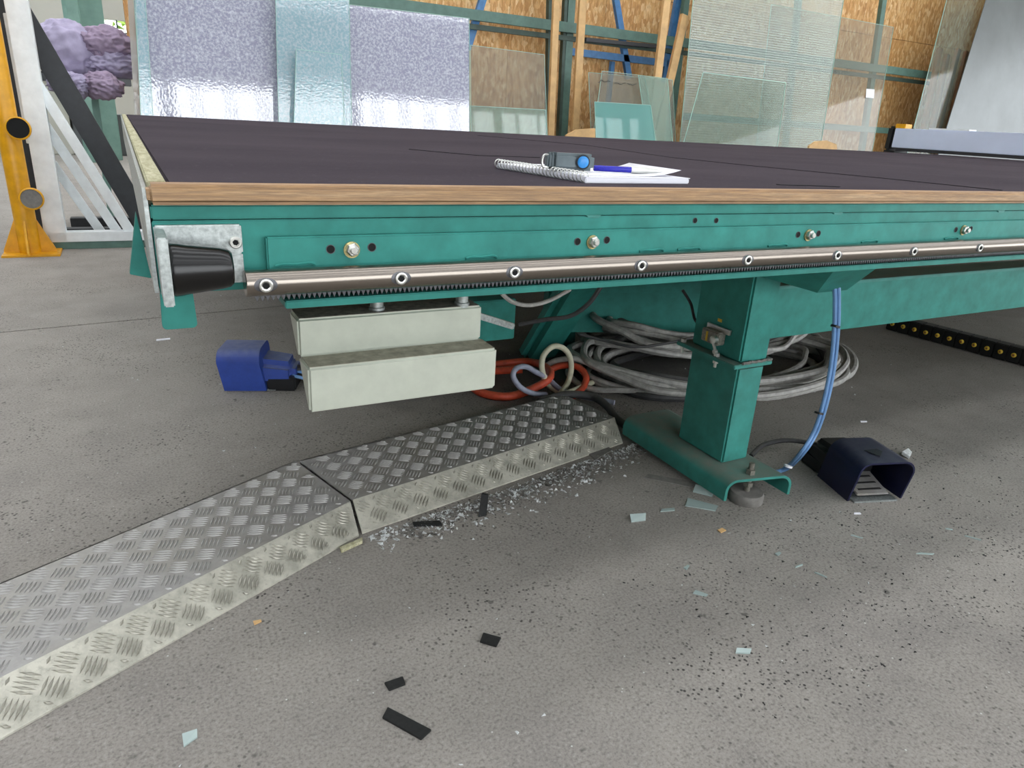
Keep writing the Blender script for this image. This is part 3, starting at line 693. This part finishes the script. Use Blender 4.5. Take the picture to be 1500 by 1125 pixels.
hose('cream_tube', 'cream plastic tube standing up in a round loop', 'tube', 'cream_hose', .0115,
     [gz(845, 580, .012), gz(825, 575, .014), gy(806, 566, 2.20), gy(795, 547, 2.20), gy(795, 524, 2.20), gy(807, 509, 2.21), gy(821, 508, 2.22), gy(833, 519, 2.23), gy(837, 538, 2.23), gy(832, 560, 2.22), gz(822, 577, .03), gz(845, 570, .02), gz(868, 560, .02)])
hose('lilac_tube', 'lilac grey plastic tube in a loop in front of the orange hose', 'tube', 'lilac_hose', .0105,
     [gz(800, 578, .02), gy(780, 576, 2.12), gy(762, 567, 2.12), gy(752, 552, 2.13), gy(756, 540, 2.14), gy(770, 537, 2.15), gy(785, 545, 2.16), gz(803, 555, .05), gz(830, 575, .02), gz(900, 590, .02)])
hose('grey_cable', 'dusty pale cable arching from the cream loop towards the coil', 'cable', 'grey_cable', .012,
     [gz(795, 540, .02), gz(815, 528, .08), gz(845, 526, .1), gz(872, 538, .07), gz(895, 552, .03), gz(930, 572, .03)])
hose('grey_cable', 'dark dusty cable running along the end of the cover plate', 'cable', 'dark_cable', .015,
     [gz(790, 588, .03), gz(830, 578, .05), gz(868, 581, .05), gz(890, 596, .04), gz(905, 615, .02), gz(930, 632, .016)])
hose('grey_cable', 'pale cable curving from under the beam to the right of the leg', 'cable', 'grey_cable', .012,
     [gz(1120, 492, .1), gz(1160, 497, .06), gz(1190, 508, .03), gz(1205, 525, .014), gz(1198, 541, .012), gz(1160, 548, .012), gz(1125, 556, .012)])
hose('grey_cable', 'grey cable bent in a sharp V right of the leg', 'cable', 'grey_cable', .013,
     [gz(1128, 497, .02), gz(1150, 506, .013), gz(1172, 522, .013), gz(1178, 530, .013), gz(1165, 540, .013), gz(1130, 552, .013)])
hose('grey_cable', 'outermost grey cable hooking round beside the blue hoses', 'cable', 'grey_cable', .013,
     [gz(1190, 487, .05), gz(1206, 500, .03), gz(1220, 520, .014), gz(1222, 535, .013), gz(1210, 545, .013), gz(1170, 549, .013), gz(1135, 548, .013)])
hose('black_cable', 'thin black cable sagging across the coiled grey cables', 'cable', 'dark_cable', .006,
     [gz(850, 490, .2), gz(890, 500, .18), gz(930, 508, .17), gz(975, 503, .17), gz(1015, 494, .18)])

# drag chain with yellow pins
c0, c1 = gz(1305, 470, .05), gz(1540, 530, .05); dch = (c1 - c0); nL = int(dch.length / .0615); dch.normalize(); sd = Vector((-dch.y, dch.x, 0)); 
dc = thing('drag_chain', 'black cable drag chain with yellow pins lying on the floor at right', 'cable chain', (c0.x, c0.y, 0))
front = -1 if (sd.dot(-c0) < 0) else 1
for k in range(nL):
    a = c0 + dch * (.0615 * k); a.z = .045
    l_ = MB().bar(a - dch * .002, a + dch * .0612, .075, .080).build('chain_link', 'chain_black', dc, .004)
    MB().lathe([(.0115, 0), (.0115, .004), (.009, .006)], a + dch * .03 + sd * front * .0375, sd * front, 14).build('yellow_pin', 'yellow_label', l_, smooth=True)
    MB().lathe([(.005, 0), (.005, .0015)], a + dch * .03 + sd * front * .0435, sd * front, 8).build('pin_centre', 'brown_wood', l_)

# ------------------------------------------------------------------ scraps on the floor
def strip(label, pts, h, lift=0):
    """flat rubber offcut: pixel corners of its top on the floor plane"""
    P = [gz(x, y, h + lift) for x, y in pts]; o = MB().prism(P, (0, 0, -h)).build('rubber_offcut', 'black_strip', None, .0008)
    return tag(o, label, 'rubber strip', 'black rubber offcuts')
strip('longest black rubber offcut at the bottom of the picture', [(568, 1035), (632, 1068), (617, 1082), (560, 1050)], .005)
strip('short black rubber offcut just above the longest one', [(563, 999), (590, 990), (594, 1001), (570, 1010)], .005)
strip('short black rubber offcut nearest the middle of the floor', [(708, 926), (734, 933), (727, 946), (703, 939)], .005)
strip('black rubber offcut lying flat against the sloping cover plate', [(604, 764), (644, 762), (648, 768), (606, 769)], .006)
o = MB().prism([gz(700, 758, 0), gz(711, 756, 0), gz(714, 725, .045), gz(705, 723, .045)], (.006, .004, 0)).build('rubber_offcut', 'black_strip', None, .0008)
tag(o, 'black rubber offcut leaning up against the sloping cover plate', 'rubber strip', 'black rubber offcuts')
def shard(px, py, L, w, ang, name='glass_shard', mat='shard_glass', label=None, cat='glass shard', tilt=.0, th=.003, grp='glass shards'):
    c = gz(px, py, 0); d = Vector((math.cos(ang), math.sin(ang), 0)); e = Vector((-d.y, d.x, 0)); r = random.Random(px * 7 + py)
    P = [c + d * (-L / 2) + e * (-w / 2 * r.uniform(.3, 1)), c + d * (L / 2 * r.uniform(.7, 1)) + e * (-w / 2 * r.uniform(.2, 1)), c + d * (L / 2) + e * (w / 2 * r.uniform(.2, 1)), c + d * (-L / 2 * r.uniform(.5, 1)) + e * (w / 2)]
    for i, p in enumerate(P): p.z = .0005 + (tilt * (i in (2, 3)))
    o = MB().prism(P, (0, 0, th)).build(name, mat); return tag(o, label, cat, grp)
shard(935, 762, .05, .022, -.2, label='bright glass shard on the floor left of the channel foot', tilt=.012)
shard(1089, 957, .035, .012, -.5, label='small glass shard below the green leg in the foreground floor', tilt=.005)
shard(1026, 871, .032, .016, -.9, label='curved glass shard in the middle of the right floor')
shard(279, 1084, .028, .022, .3, label='frosted glass chip on the floor left of the rubber offcuts', tilt=.008)
shard(1028, 741, .09, .05, -.8, label='square glass shard just in front of the foot pad')
shard(1031, 722, .06, .035, -.9, label='pale glass piece tucked against the channel foot', tilt=.01)
shard(925, 632, .07, .02, -.6, label='glass sliver at the far end of the channel foot', tilt=.01)
shard(1255, 753, .022, .008, -.3, 'paper_scrap', 'paper', 'white paper scrap in front of the navy pedal', 'paper scrap', grp='paper scraps')
shard(1265, 618, .03, .01, -.3, 'paper_scrap', 'paper', 'white paper scrap on the floor behind the navy pedal', 'paper scrap', grp='paper scraps')
shard(239, 498, .06, .03, .2, 'paper_scrap', 'paper', 'whitish scrap on the floor left of the blue pedal', 'paper scrap', grp='paper scraps')
shard(1057, 778, .022, .014, .2, 'wood_chip', 'pale_wood', 'small tan wood chip in front of the foot pad', 'wood chip', grp='wood chips')
shard(377, 912, .016, .012, .2, 'wood_chip', 'pale_wood', 'tiny tan chip in front of the long cover plate', 'wood chip', grp='wood chips')
shard(516, 801, .07, .018, .35, 'wood_chip', 'dusty_board', 'pale broken stick by the seam of the cover plates', 'wood chip', th=.008, grp='wood chips')
shard(1330, 668, .05, .03, .3, 'paper_scrap', 'crumb_white', 'crumpled white paper behind the navy pedal', 'paper scrap', tilt=.008, th=.010, grp='paper scraps')
shard(985, 705, .17, .05, 2.45, 'cardboard_strip', 'dusty_pad', 'flat grey strip lying along the channel foot', 'strip', th=.003, grp=None)
shard(880, 664, .11, .05, .3, 'cardboard_strip', 'dusty_pad', 'flat grey strip at the corner of the cover plate', 'strip', th=.004, grp=None)
SPL = ['longest straight glass splinter at the right of the floor', 'glass splinter below the navy pedal, near the picture middle right', 'glass splinter slanting below the white scrap by the navy pedal', 'thin glass splinter near the right edge of the floor', 'tiny glass splinter just left of the right-edge splinter', 'short level glass splinter below the tan wood chip, further right', 'glass chip on the floor below the square shard', 'small glass splinter right of the tan wood chip', 'curled glass sliver between bright shard and foot pad', 'small glass splinter in the crushed glass by the cover plate']
for q_i, (px, py, L, w, a) in enumerate(((1355, 812, .05, .006, -.5), (1255, 787, .03, .005, -1), (1202, 843, .03, .005, -1.2), (1425, 789, .04, .004, -1), (1390, 776, .02, .005, -.8), (1170, 830, .03, .004, 0), (1006, 832, .02, .01, .4), (1140, 812, .02, .01, .2), (978, 748, .05, .014, -.2), (700, 690, .03, .01, .4))):
    shard(px, py, L, w, a, label=SPL[q_i], grp='thin glass splinters')
# crushed glass along the foot of the cover plate and grit scattered over the floor
rg = random.Random(5); m = MB()
def grit(m, x, y, s):
    vs = [Vector((x, y, 0)) + Vector((rg.uniform(-s, s), rg.uniform(-s, s), rg.uniform(0, s * .9) if k > 2 else 0)) for k in range(5)]
    m.add(vs, [(0, 1, 3), (1, 2, 3), (2, 0, 3), (0, 1, 4), (1, 2, 4), (2, 0, 4)])
for k in range(900):
    f = rg.random(); a = Vector((.43, 1.485)).lerp(Vector((1.40, 1.675)), f); d = abs(rg.gauss(0, .028 + .03 * math.sin(f * math.pi))); 
    grit(m, a.x + d * .2, a.y - d - .004, rg.uniform(.003, .009))
tag(m.build('crushed_glass', 'crumb_white'), 'crushed glass swept along the front of the cover plate', 'crushed glass', kind='stuff')
m = MB()
for k in range(800):
    f = rg.random(); a = Vector((.5, 1.48)).lerp(Vector((1.42, 1.67)), f); d = abs(rg.gauss(0, .04)); grit(m, a.x + d * .2, a.y - d, rg.uniform(.003, .010))
tag(m.build('dark_grit', 'dusty_pad'), 'grey dirt heaped along the front of the cover plate', 'dirt', kind='stuff')
m = MB()
for k in range(330):
    grit(m, rg.uniform(-.7, 3.2), rg.uniform(.75, 4.2), rg.choice((.002, .0025, .003, .005)))
tag(m.build('white_grit', 'crumb_white'), 'small white crumbs scattered over the concrete floor', 'grit', kind='stuff')
m = MB()
for k in range(1100):
    f = rg.random(); x = rg.uniform(.9, 2.4); y = .62 + .5 * rg.random() ** 1.2
    grit(m, x, y, rg.choice((.0015, .002, .003, .0045)))
for k in range(160): grit(m, rg.uniform(-.4, 2.6), rg.uniform(.7, 1.9), rg.uniform(.0015, .003))
tag(m.build('black_grit', 'black_strip'), 'fine black crumbs sprinkled over the foreground floor', 'grit', kind='stuff')

# ================================================================== BEHIND THE TABLE: sheets, racks, wall
PW = 7.6
wp = struct(MB().box((gy(181, 10, PW).x, PW + .03, 0), (XR, PW + .12, ZR)).build('wall_middle', 'brown_wood'))
xx = gy(181, 10, PW).x
while xx < 15.6:
    for z0, z1 in ((0, 2.44), (2.446, 4.886)):
        MB().box((xx, PW, z0), (xx + 1.245, PW + .03, z1)).build('wall_panel', 'osb', wp)
    xx += 1.25
def gp(x, y, Yb, lean):
    d = ray(x, y); k = math.tan(math.radians(lean)); t = (Yb + k * (EYE.z - .25)) / (d.y - k * d.z); return EYE + d * t
def pane(name, label, TL, TR, BL, BR, Yb, lean, mat, th=.006, z0=.0, grp='glass sheets behind the table', cat='glass sheet', edge=True):
    tl_, tr_, bl_, br_ = [gp(*p, Yb, lean) for p in (TL, TR, BL, BR)]
    def down(a, b): f = (b.z - z0) / (a.z - b.z); return b + (b - a) * f
    bl_, br_ = down(tl_, bl_), down(tr_, br_); k = math.radians(lean)
    o = MB().prism([bl_, br_, tr_, tl_], Vector((0, math.cos(k), -math.sin(k))) * th).build(name, mat)
    tag(o, label, cat, grp)
    if edge:
        m = MB(); m.bar(br_, tr_, .004, th, (0, 1, 0)); m.bar(bl_, tl_, .004, th, (0, 1, 0)); m.bar(tl_, tr_, .004, th, (0, 1, 0)); m.build('polished_edge', 'glass_edge', o)
    return o
pane('patterned_glass_sheet', 'large lilac-grey patterned glass sheet at left behind the table', (194, -30), (687, 27), (208, 165), (688, 195), 6.25, 7.3, 'pattern_glass', .012)
pane('patterned_glass_sheet', 'pale blue patterned glass strip leaning on the large lilac sheet', (403, -30), (511, -16), (408, 168), (515, 175), 6.14, 7.3, 'pattern_glass_cyan', .006)
pane('patterned_glass_sheet', 'short bright aqua patterned glass piece in front of the pale blue strip', (434, 72), (500, 80), (431, 170), (504, 174), 6.05, 7.3, 'pattern_glass_cyan', .006)
pane('patterned_glass_sheet', 'narrow aqua glass strip at the left end of the lilac sheet', (197, -30), (211, -28), (206, 163), (224, 166), 6.17, 7.3, 'pattern_glass_cyan', .006)
pane('glass_sheet', 'clear glass sheet next to the large lilac sheet', (689, 66), (797, 80), (690, 196), (802, 200), 6.7, 7.6, 'dust_glass')
pane('glass_sheet', 'low greenish glass sheet in front of the clear one beside lilac sheet', (689, 155), (799, 161), (690, 196), (801, 200), 6.45, 7.6, 'green_glass')
hp = pane('glass_sheet', 'glass sheet with a line of handwriting, between battens and reeded glass', (882, 104), (944, 111), (868, 203), (962, 207), 6.45, 7.6, 'clear_glass')
pane('glass_sheet', 'wide clear glass sheet behind the handwritten one', (862, 106), (985, 117), (866, 203), (990, 208), 6.6, 7.6, 'dust_glass')
pane('glass_sheet', 'small teal glass sheet in front of the handwritten one', (871, 149), (953, 154), (873, 203), (960, 206), 6.25, 7.6, 'teal_glass')
pane('glass_sheet', 'narrow glass sheet standing left of the reeded glass', (935, 110), (978, 115), (948, 204), (985, 206), 6.38, 7.6, 'green_glass')
pane('reeded_glass_sheet', 'tall reeded glass sheet right of the handwritten pane', (1020, -50), (1242, -40), (996, 207), (1202, 215), 6.5, 7.6, 'reeded_glass', .008)
pane('glass_sheet', 'clear glass sheet with a white sticker, at right of the reeded sheet', (1130, 6), (1309, 40), (1108, 212), (1278, 219), 6.75, 7.6, 'clear_glass', .008)
pane('glass_sheet', 'low greenish glass sheet in front of the reeded glass', (1030, 106), (1151, 121), (1002, 207), (1139, 213), 6.35, 7.6, 'faint_glass')
pane('plastic_wrap', 'clear plastic wrapping hanging at the left end of the lilac sheet', (185, -30), (199, -30), (197, 160), (209, 164), 6.35, 7.3, 'wrap_film', .02, cat='plastic film', grp=None, edge=False)
P_ = [gp(x, y, 6.735, 7.6) for x, y in ((1269, 130), (1281, 131), (1280, 144), (1268, 143))]
o = MB().prism(P_, (0, -.002, 0)).build('sticker', 'paper'); tag(o, 'white square sticker on the clear glass sheet', 'sticker')
m = MB(); rr = random.Random(2)
for (x0, x1, yb) in ((876, 895, 119), (900, 916, 122), (919, 932, 124)):
    pts = [gp(x0 + (x1 - x0) * k / 9, yb + rr.uniform(-1.6, 1.6), 6.436, 7.6) for k in range(10)]; m.tube(pts, .0035, 5, sub=3)
m.build('handwriting', 'ink', hp)
pane('glass_sheet', 'tall dusty glass pane in front of brown planks at right', (1402, -60), (1465, -60), (1338, 190), (1400, 190), 6.5, 7.6, 'faint_glass', .008)
pane('grey_sheet', 'large grey sheet leaning at the far right edge', (1463, -60), (1700, -30), (1386, 190), (1620, 210), 6.42, 7.6, 'grey_panel', .01, cat='sheet', grp=None, edge=False)
for k, (a, b, lab) in enumerate((((1377, 70), (1352, 192), 'leftmost brown plank behind the dusty pane at right'), ((1388, 80), (1364, 192), 'second brown plank behind the dusty pane at right'), ((1404, 72), (1374, 192), 'third brown plank behind the dusty pane at right'), ((1416, 76), (1388, 192), 'rightmost brown plank behind the dusty pane at right'))):
    p, q_ = gy(*a, 7.1), gy(*b, 6.9); d = (q_ - p); q_ = p + d * ((p.z - .02) / -d.z)
    tag(MB().bar(p, q_, .085, .05, (0, 1, 0)).build('wooden_plank', 'brown_wood', None, .003), lab, 'plank', 'brown planks')
def stick(name, label, cat, a, b, Y, w, d, mat, grp=None, ground=False, Y2=None, parent=None):
    p, q_ = gy(*a, Y), gy(*b, Y2 or Y)
    if ground: v = q_ - p; q_ = p + v * ((p.z - .01) / -v.z)
    o = MB().bar(p, q_, w, d, (0, 1, 0)).build(name, mat, parent, .002)
    return tag(o, label, cat, grp) if label else o
# steel storage frame of sage green section
fr = thing('steel_storage_frame', 'sage green steel storage frame standing along the chipboard wall', 'steel frame', (4.3, 7.3, 0))
for (a, b, w, m_) in (((806, -30), (802, 205), .06, 'sage_dark'), ((838, -30), (824, 205), .09, 'sage_steel'), ((829, -30), (818, 205), .04, 'sage_dark'), ((1008, -30), (980, 205), .08, 'sage_steel'), ((1298, -30), (1262, 220), .09, 'sage_steel'), ((1172, -30), (1150, 215), .08, 'sage_steel')):
    stick('post', None, None, a, b, 7.3, w, .06, m_, ground=True, parent=fr)
ra, rb = gy(400, -8, 7.22), gy(1010, 60, 7.22)
zr_ = gy(800, 36, 7.22).z
for z, hh, m_ in ((zr_, .10, 'sage_steel'), (zr_ - .10, .05, 'sage_dark')):
    MB().box((1.0, 7.20 if m_ == 'sage_steel' else 7.26, z - hh / 2), (11, 7.24 if m_ == 'sage_steel' else 7.30, z + hh / 2)).build('rail', m_, fr, .003)
z2 = gy(1250, 188, 7.22).z; MB().box((6.2, 7.2, z2 - .04), (10.6, 7.24, z2 + .04)).build('rail', 'sage_steel', fr, .003)
stick('black_pipe', None, None, (857, 58), (962, 68), 7.18, .04, .05, 'black_paint', parent=fr)
bf = thing('blue_steel_frame', 'blue steel bracing crossing in front of the chipboard wall', 'steel frame', (5, 7.4, 0))
for a, b, w in (((897, -30), (921, 115), .075), ((716, -30), (684, 72), .075), ((822, 74), (978, 93), .075), ((998, -30), (972, 120), .085)):
    stick('brace', None, None, a, b, 7.38, w, .05, 'blue_paint', parent=bf)
for a in (897, 990): stick('blue_post', None, None, (a, 90), (a - 12, 205), 7.45, .05, .05, 'blue_paint', ground=True, parent=bf)
for a, b, w, lab in (((816, -30), (806, 202), .075, 'straight pale batten left of the green post'), ((855, -30), (842, 192), .085, 'straight pale batten right of the green post'), ((980, -30), (952, 205), .095, 'pale batten leaning left of the shorter one'), ((1003, 22), (962, 205), .10, 'short pale batten leaning beside the reeded glass')):
    yb_ = 6.86 if 'short' in lab else 7.0
    stick('wooden_batten', lab, 'batten', a, b, yb_, w, .04, 'pale_wood', 'pale battens', ground=True, Y2=yb_ - .1)
# pale cut-offs just above the table edge
for pts, lab in ((((830, 198), (845, 190), (872, 188), (872, 203)), 'pale curved wood cut-off at the foot of the battens'), (((1186, 214), (1196, 207), (1212, 206), (1226, 212), (1226, 217)), 'pale rounded cut-off at the foot of the stickered glass')):
    P = [gy(x, y, 6.0) for x, y in pts]; P = P + [Vector((P[-1].x, 6.0, 0)), Vector((P[0].x, 6.0, 0))]
    tag(MB().prism(P, (0, .03, 0)).build('wood_cutoff', 'pale_wood'), lab, 'wood piece', 'wood cut-offs')

# ------------------------------------------------------------------ left background
yp = gz(46, 372, 0); yp.z = 0
bol = thing('yellow_post', 'yellow steel guard post with two round end plates at left', 'guard post', yp)
MB().lathe([(.062, .01), (.062, 1.75), (.055, 1.77)], yp, (0, 0, 1), 24).build('post', 'yellow_paint', bol, smooth=True)
MB().box((yp.x - .15, yp.y - .12, .0), (yp.x + .17, yp.y + .12, .014)).build('base_plate', 'yellow_paint', bol, .002)
for sx_, sy_ in ((1, 0), (-1, 0), (0, -1), (0, 1)):
    d = Vector((sx_, sy_, 0)); n_ = Vector((-sy_, sx_, 0)) * .006
    MB().prism([yp + d * .055 + Vector((0, 0, .014)) - n_, yp + d * .145 + Vector((0, 0, .014)) - n_, yp + d * .145 + Vector((0, 0, .03)) - n_, yp + d * .058 + Vector((0, 0, .23)) - n_], n_ * 2).build('gusset', 'yellow_paint', bol)
for (px, py, m_) in ((27, 188, 'hole_dark'), (46.5, 291, 'dusty_pad')):
    c_ = gy(px, py, yp.y - .12); ax = Vector((.03, -.99, .05))
    e = MB().lathe([(.068, 0), (.068, .03), (.060, .034), (.058, .028)], c_, ax, 24).build('rail_end_ring', 'yellow_paint', bol, smooth=True)
    MB().lathe([(.058, .0), (.058, .0295)], c_, ax, 24).build('end_disc', m_, e, smooth=True)
    MB().lathe([(.03, 0), (.03, .14)], c_, -ax, 12).build('rail_stub', 'yellow_paint', bol, smooth=True)
AY = 5.72
af = thing('a_frame_rack', 'white wooden A-frame glass rack with slanted bars behind yellow post', 'rack', (-.3, AY, 0))
def ab(name, a, b, w, d, mat, Y=AY, parent=af, Y2=None):
    return MB().bar(gy(*a, Y), gy(*b, Y2 or Y), w, d, (0, 1, 0)).build(name, mat, parent, .003)
ab('upright', (14, -60), (84, 352), .125, .10, 'white_paint')
ab('upright_strip', (12, 20), (46, 210), .05, .06, 'white_paint', AY + .06)
ab('upright_face', (42, 110), (80, 350), .11, .05, 'white_paint', AY + .04)
bl0, bl1 = gz(70, 362, 0), gz(205, 358, 0)
MB().box((bl0.x, AY - .05, .05), (bl1.x + .25, AY + .05, .115)).build('base_beam', 'white_paint', af, .003)
MB().box((bl0.x, AY - .04, 0), (bl1.x + .25, AY + .04, .05)).build('base_skid', 'sage_steel', af, .003)
ab('slanted_bar', (50, 115), (190, 338), .062, .05, 'white_paint')
ab('slanted_bar', (64, 180), (173, 341), .060, .05, 'white_paint', AY + .10)
ab('slanted_bar', (76, 238), (154, 348), .058, .05, 'white_paint', AY + .20)
MB().box((bl0.x + .1, AY + .95, .0), (bl1.x + .4, AY + 1.05, .07)).build('rear_beam', 'black_paint', af, .003)
bk = thing('a_frame_rack', 'black steel A-frame rack standing behind the white one', 'rack', (-.4, 6.15, 0))
ab('upright', (-6, -60), (66, 345), .11, .08, 'black_paint', 6.1, bk)
ab('slanted_bar', (22, 5), (214, 332), .14, .06, 'black_paint', 6.1, bk)
MB().box((-.75, 6.05, .0), (.5, 6.15, .08)).build('base_beam', 'black_paint', bk, .003)
# shelf arm with bundled cloths
sy0 = 6.9
sh = thing('shelf_bracket', 'grey steel shelf arm carrying the bundled cloths', 'shelf', (-.2, sy0, 0))
a, b = gy(45, 106, sy0), gy(192, 121, sy0)
MB().box((a.x, sy0 - .10, a.z - .055), (b.x, sy0 + .12, a.z)).build('shelf_plate', 'grey_panel', sh, .004)
MB().box((a.x, sy0 - .03, 0), (a.x + .06, sy0 + .03, a.z)).build('shelf_post', 'black_paint', sh, .003)
MB().box((b.x - .3, sy0 + .05, 0), (b.x - .25, sy0 + .10, a.z - .055)).build('shelf_post', 'far_green', sh, .003)
def bundle(label, px, py, rx, rz, mat, seed, droop=None):
    c = gy(px, py, sy0 - .05 - (.25 if py > 110 else 0)); bm = bmesh.new(); bmesh.ops.create_icosphere(bm, subdivisions=5, radius=1); r = random.Random(seed)
    K = [(Vector((r.gauss(0, 1), r.gauss(0, 1), r.gauss(0, 1))).normalized() * (3 + 16 * r.random() ** 1.5), r.uniform(0, 6.28), r.uniform(.02, .06)) for _ in range(22)]
    for v in bm.verts:
        n = v.co.normalized(); k = 1 + sum(a_ * (1 - abs(math.sin(q.dot(n) + ph))) ** 1.5 * (1 if seed == 1 else 1.8) for q, ph, a_ in K) * .7
        k = k - (.10 if seed == 1 else .2); v.co = Vector((n.x * rx * k, n.y * .17 * k, n.z * rz * k))
        lo = a.z - c.z
        if v.co.z < lo and droop is None: v.co.z = lo + (v.co.z - lo) * .05
    me = bpy.data.meshes.new('cloth'); bm.to_mesh(me); bm.free(); me.materials.append(M[mat])
    me.polygons.foreach_set('use_smooth', [True] * len(me.polygons))
    o = bpy.data.objects.new('cloth_bundle', me); C.objects.link(o); o.location = c
    return tag(o, label, 'cloth', 'bundled cloths')
bundle('rounded lilac cloth bundle at the left of the shelf', 99, 74, .22, .20, 'lilac_cloth', 1)
bundle('mauve crumpled cloth on top of the right bundle', 152, 66, .20, .12, 'mauve_cloth', 2, 1)
bundle('lilac crumpled cloth at the right end of the shelf', 164, 93, .19, .12, 'lilac_cloth', 3)
bundle('mauve cloth hanging below the shelf at its right end', 150, 126, .13, .09, 'mauve_cloth', 4, 1)
bundle('lilac cloth hanging below the shelf near its left end', 104, 124, .14, .08, 'lilac_cloth', 5, 1)
# far columns and machines in the hall beyond
for a, b, w, Y, lab in (((132, -30), (150, 214), .55, 14.0, 'broad green steel column far behind the white rack'), ((116, -30), (137, 220), .16, 13.4, 'thin green steel column far behind the white rack')):
    p, q_ = gy(*a, Y), gy(*b, Y)
    tag(MB().box((q_.x - w / 2, Y, 0), (q_.x + w / 2, Y + .3, ZR)).build('steel_column', 'far_green', None, .01), lab, 'column')
mc = thing('far_machine', 'pale machine housing far away between rack and table', 'machine', (-1.2, 15, 0))
MB().box((-2.0, 15, 0), (-.75, 16, 1.25)).build('machine_body', 'cream_wall', mc, .02)
MB().box((-.72, 15.1, 0), (.1, 15.8, .7)).build('machine_base', 'grey_panel', mc, .02)
MB().box((-2.1, 14.9, 1.25), (-.7, 16.1, 1.33)).build('machine_lid', 'black_paint', mc, .01)
fm = thing('foliage_hedge', 'bright green foliage outside the far window', 'foliage', (1, 21, 0))
rf = random.Random(9); m = MB()
for k in range(900):
    c_ = Vector((rf.uniform(-2, 5), rf.uniform(20.0, 21.5), rf.uniform(0, 2.9))); s_ = .12
    m.add([c_ + Vector((rf.uniform(-s_, s_), rf.uniform(-s_, s_), rf.uniform(-s_, s_))) for _ in range(4)], [(0, 1, 2), (0, 2, 3)])
m.build('leaves', 'foliage', fm)['kind'] = 'stuff'
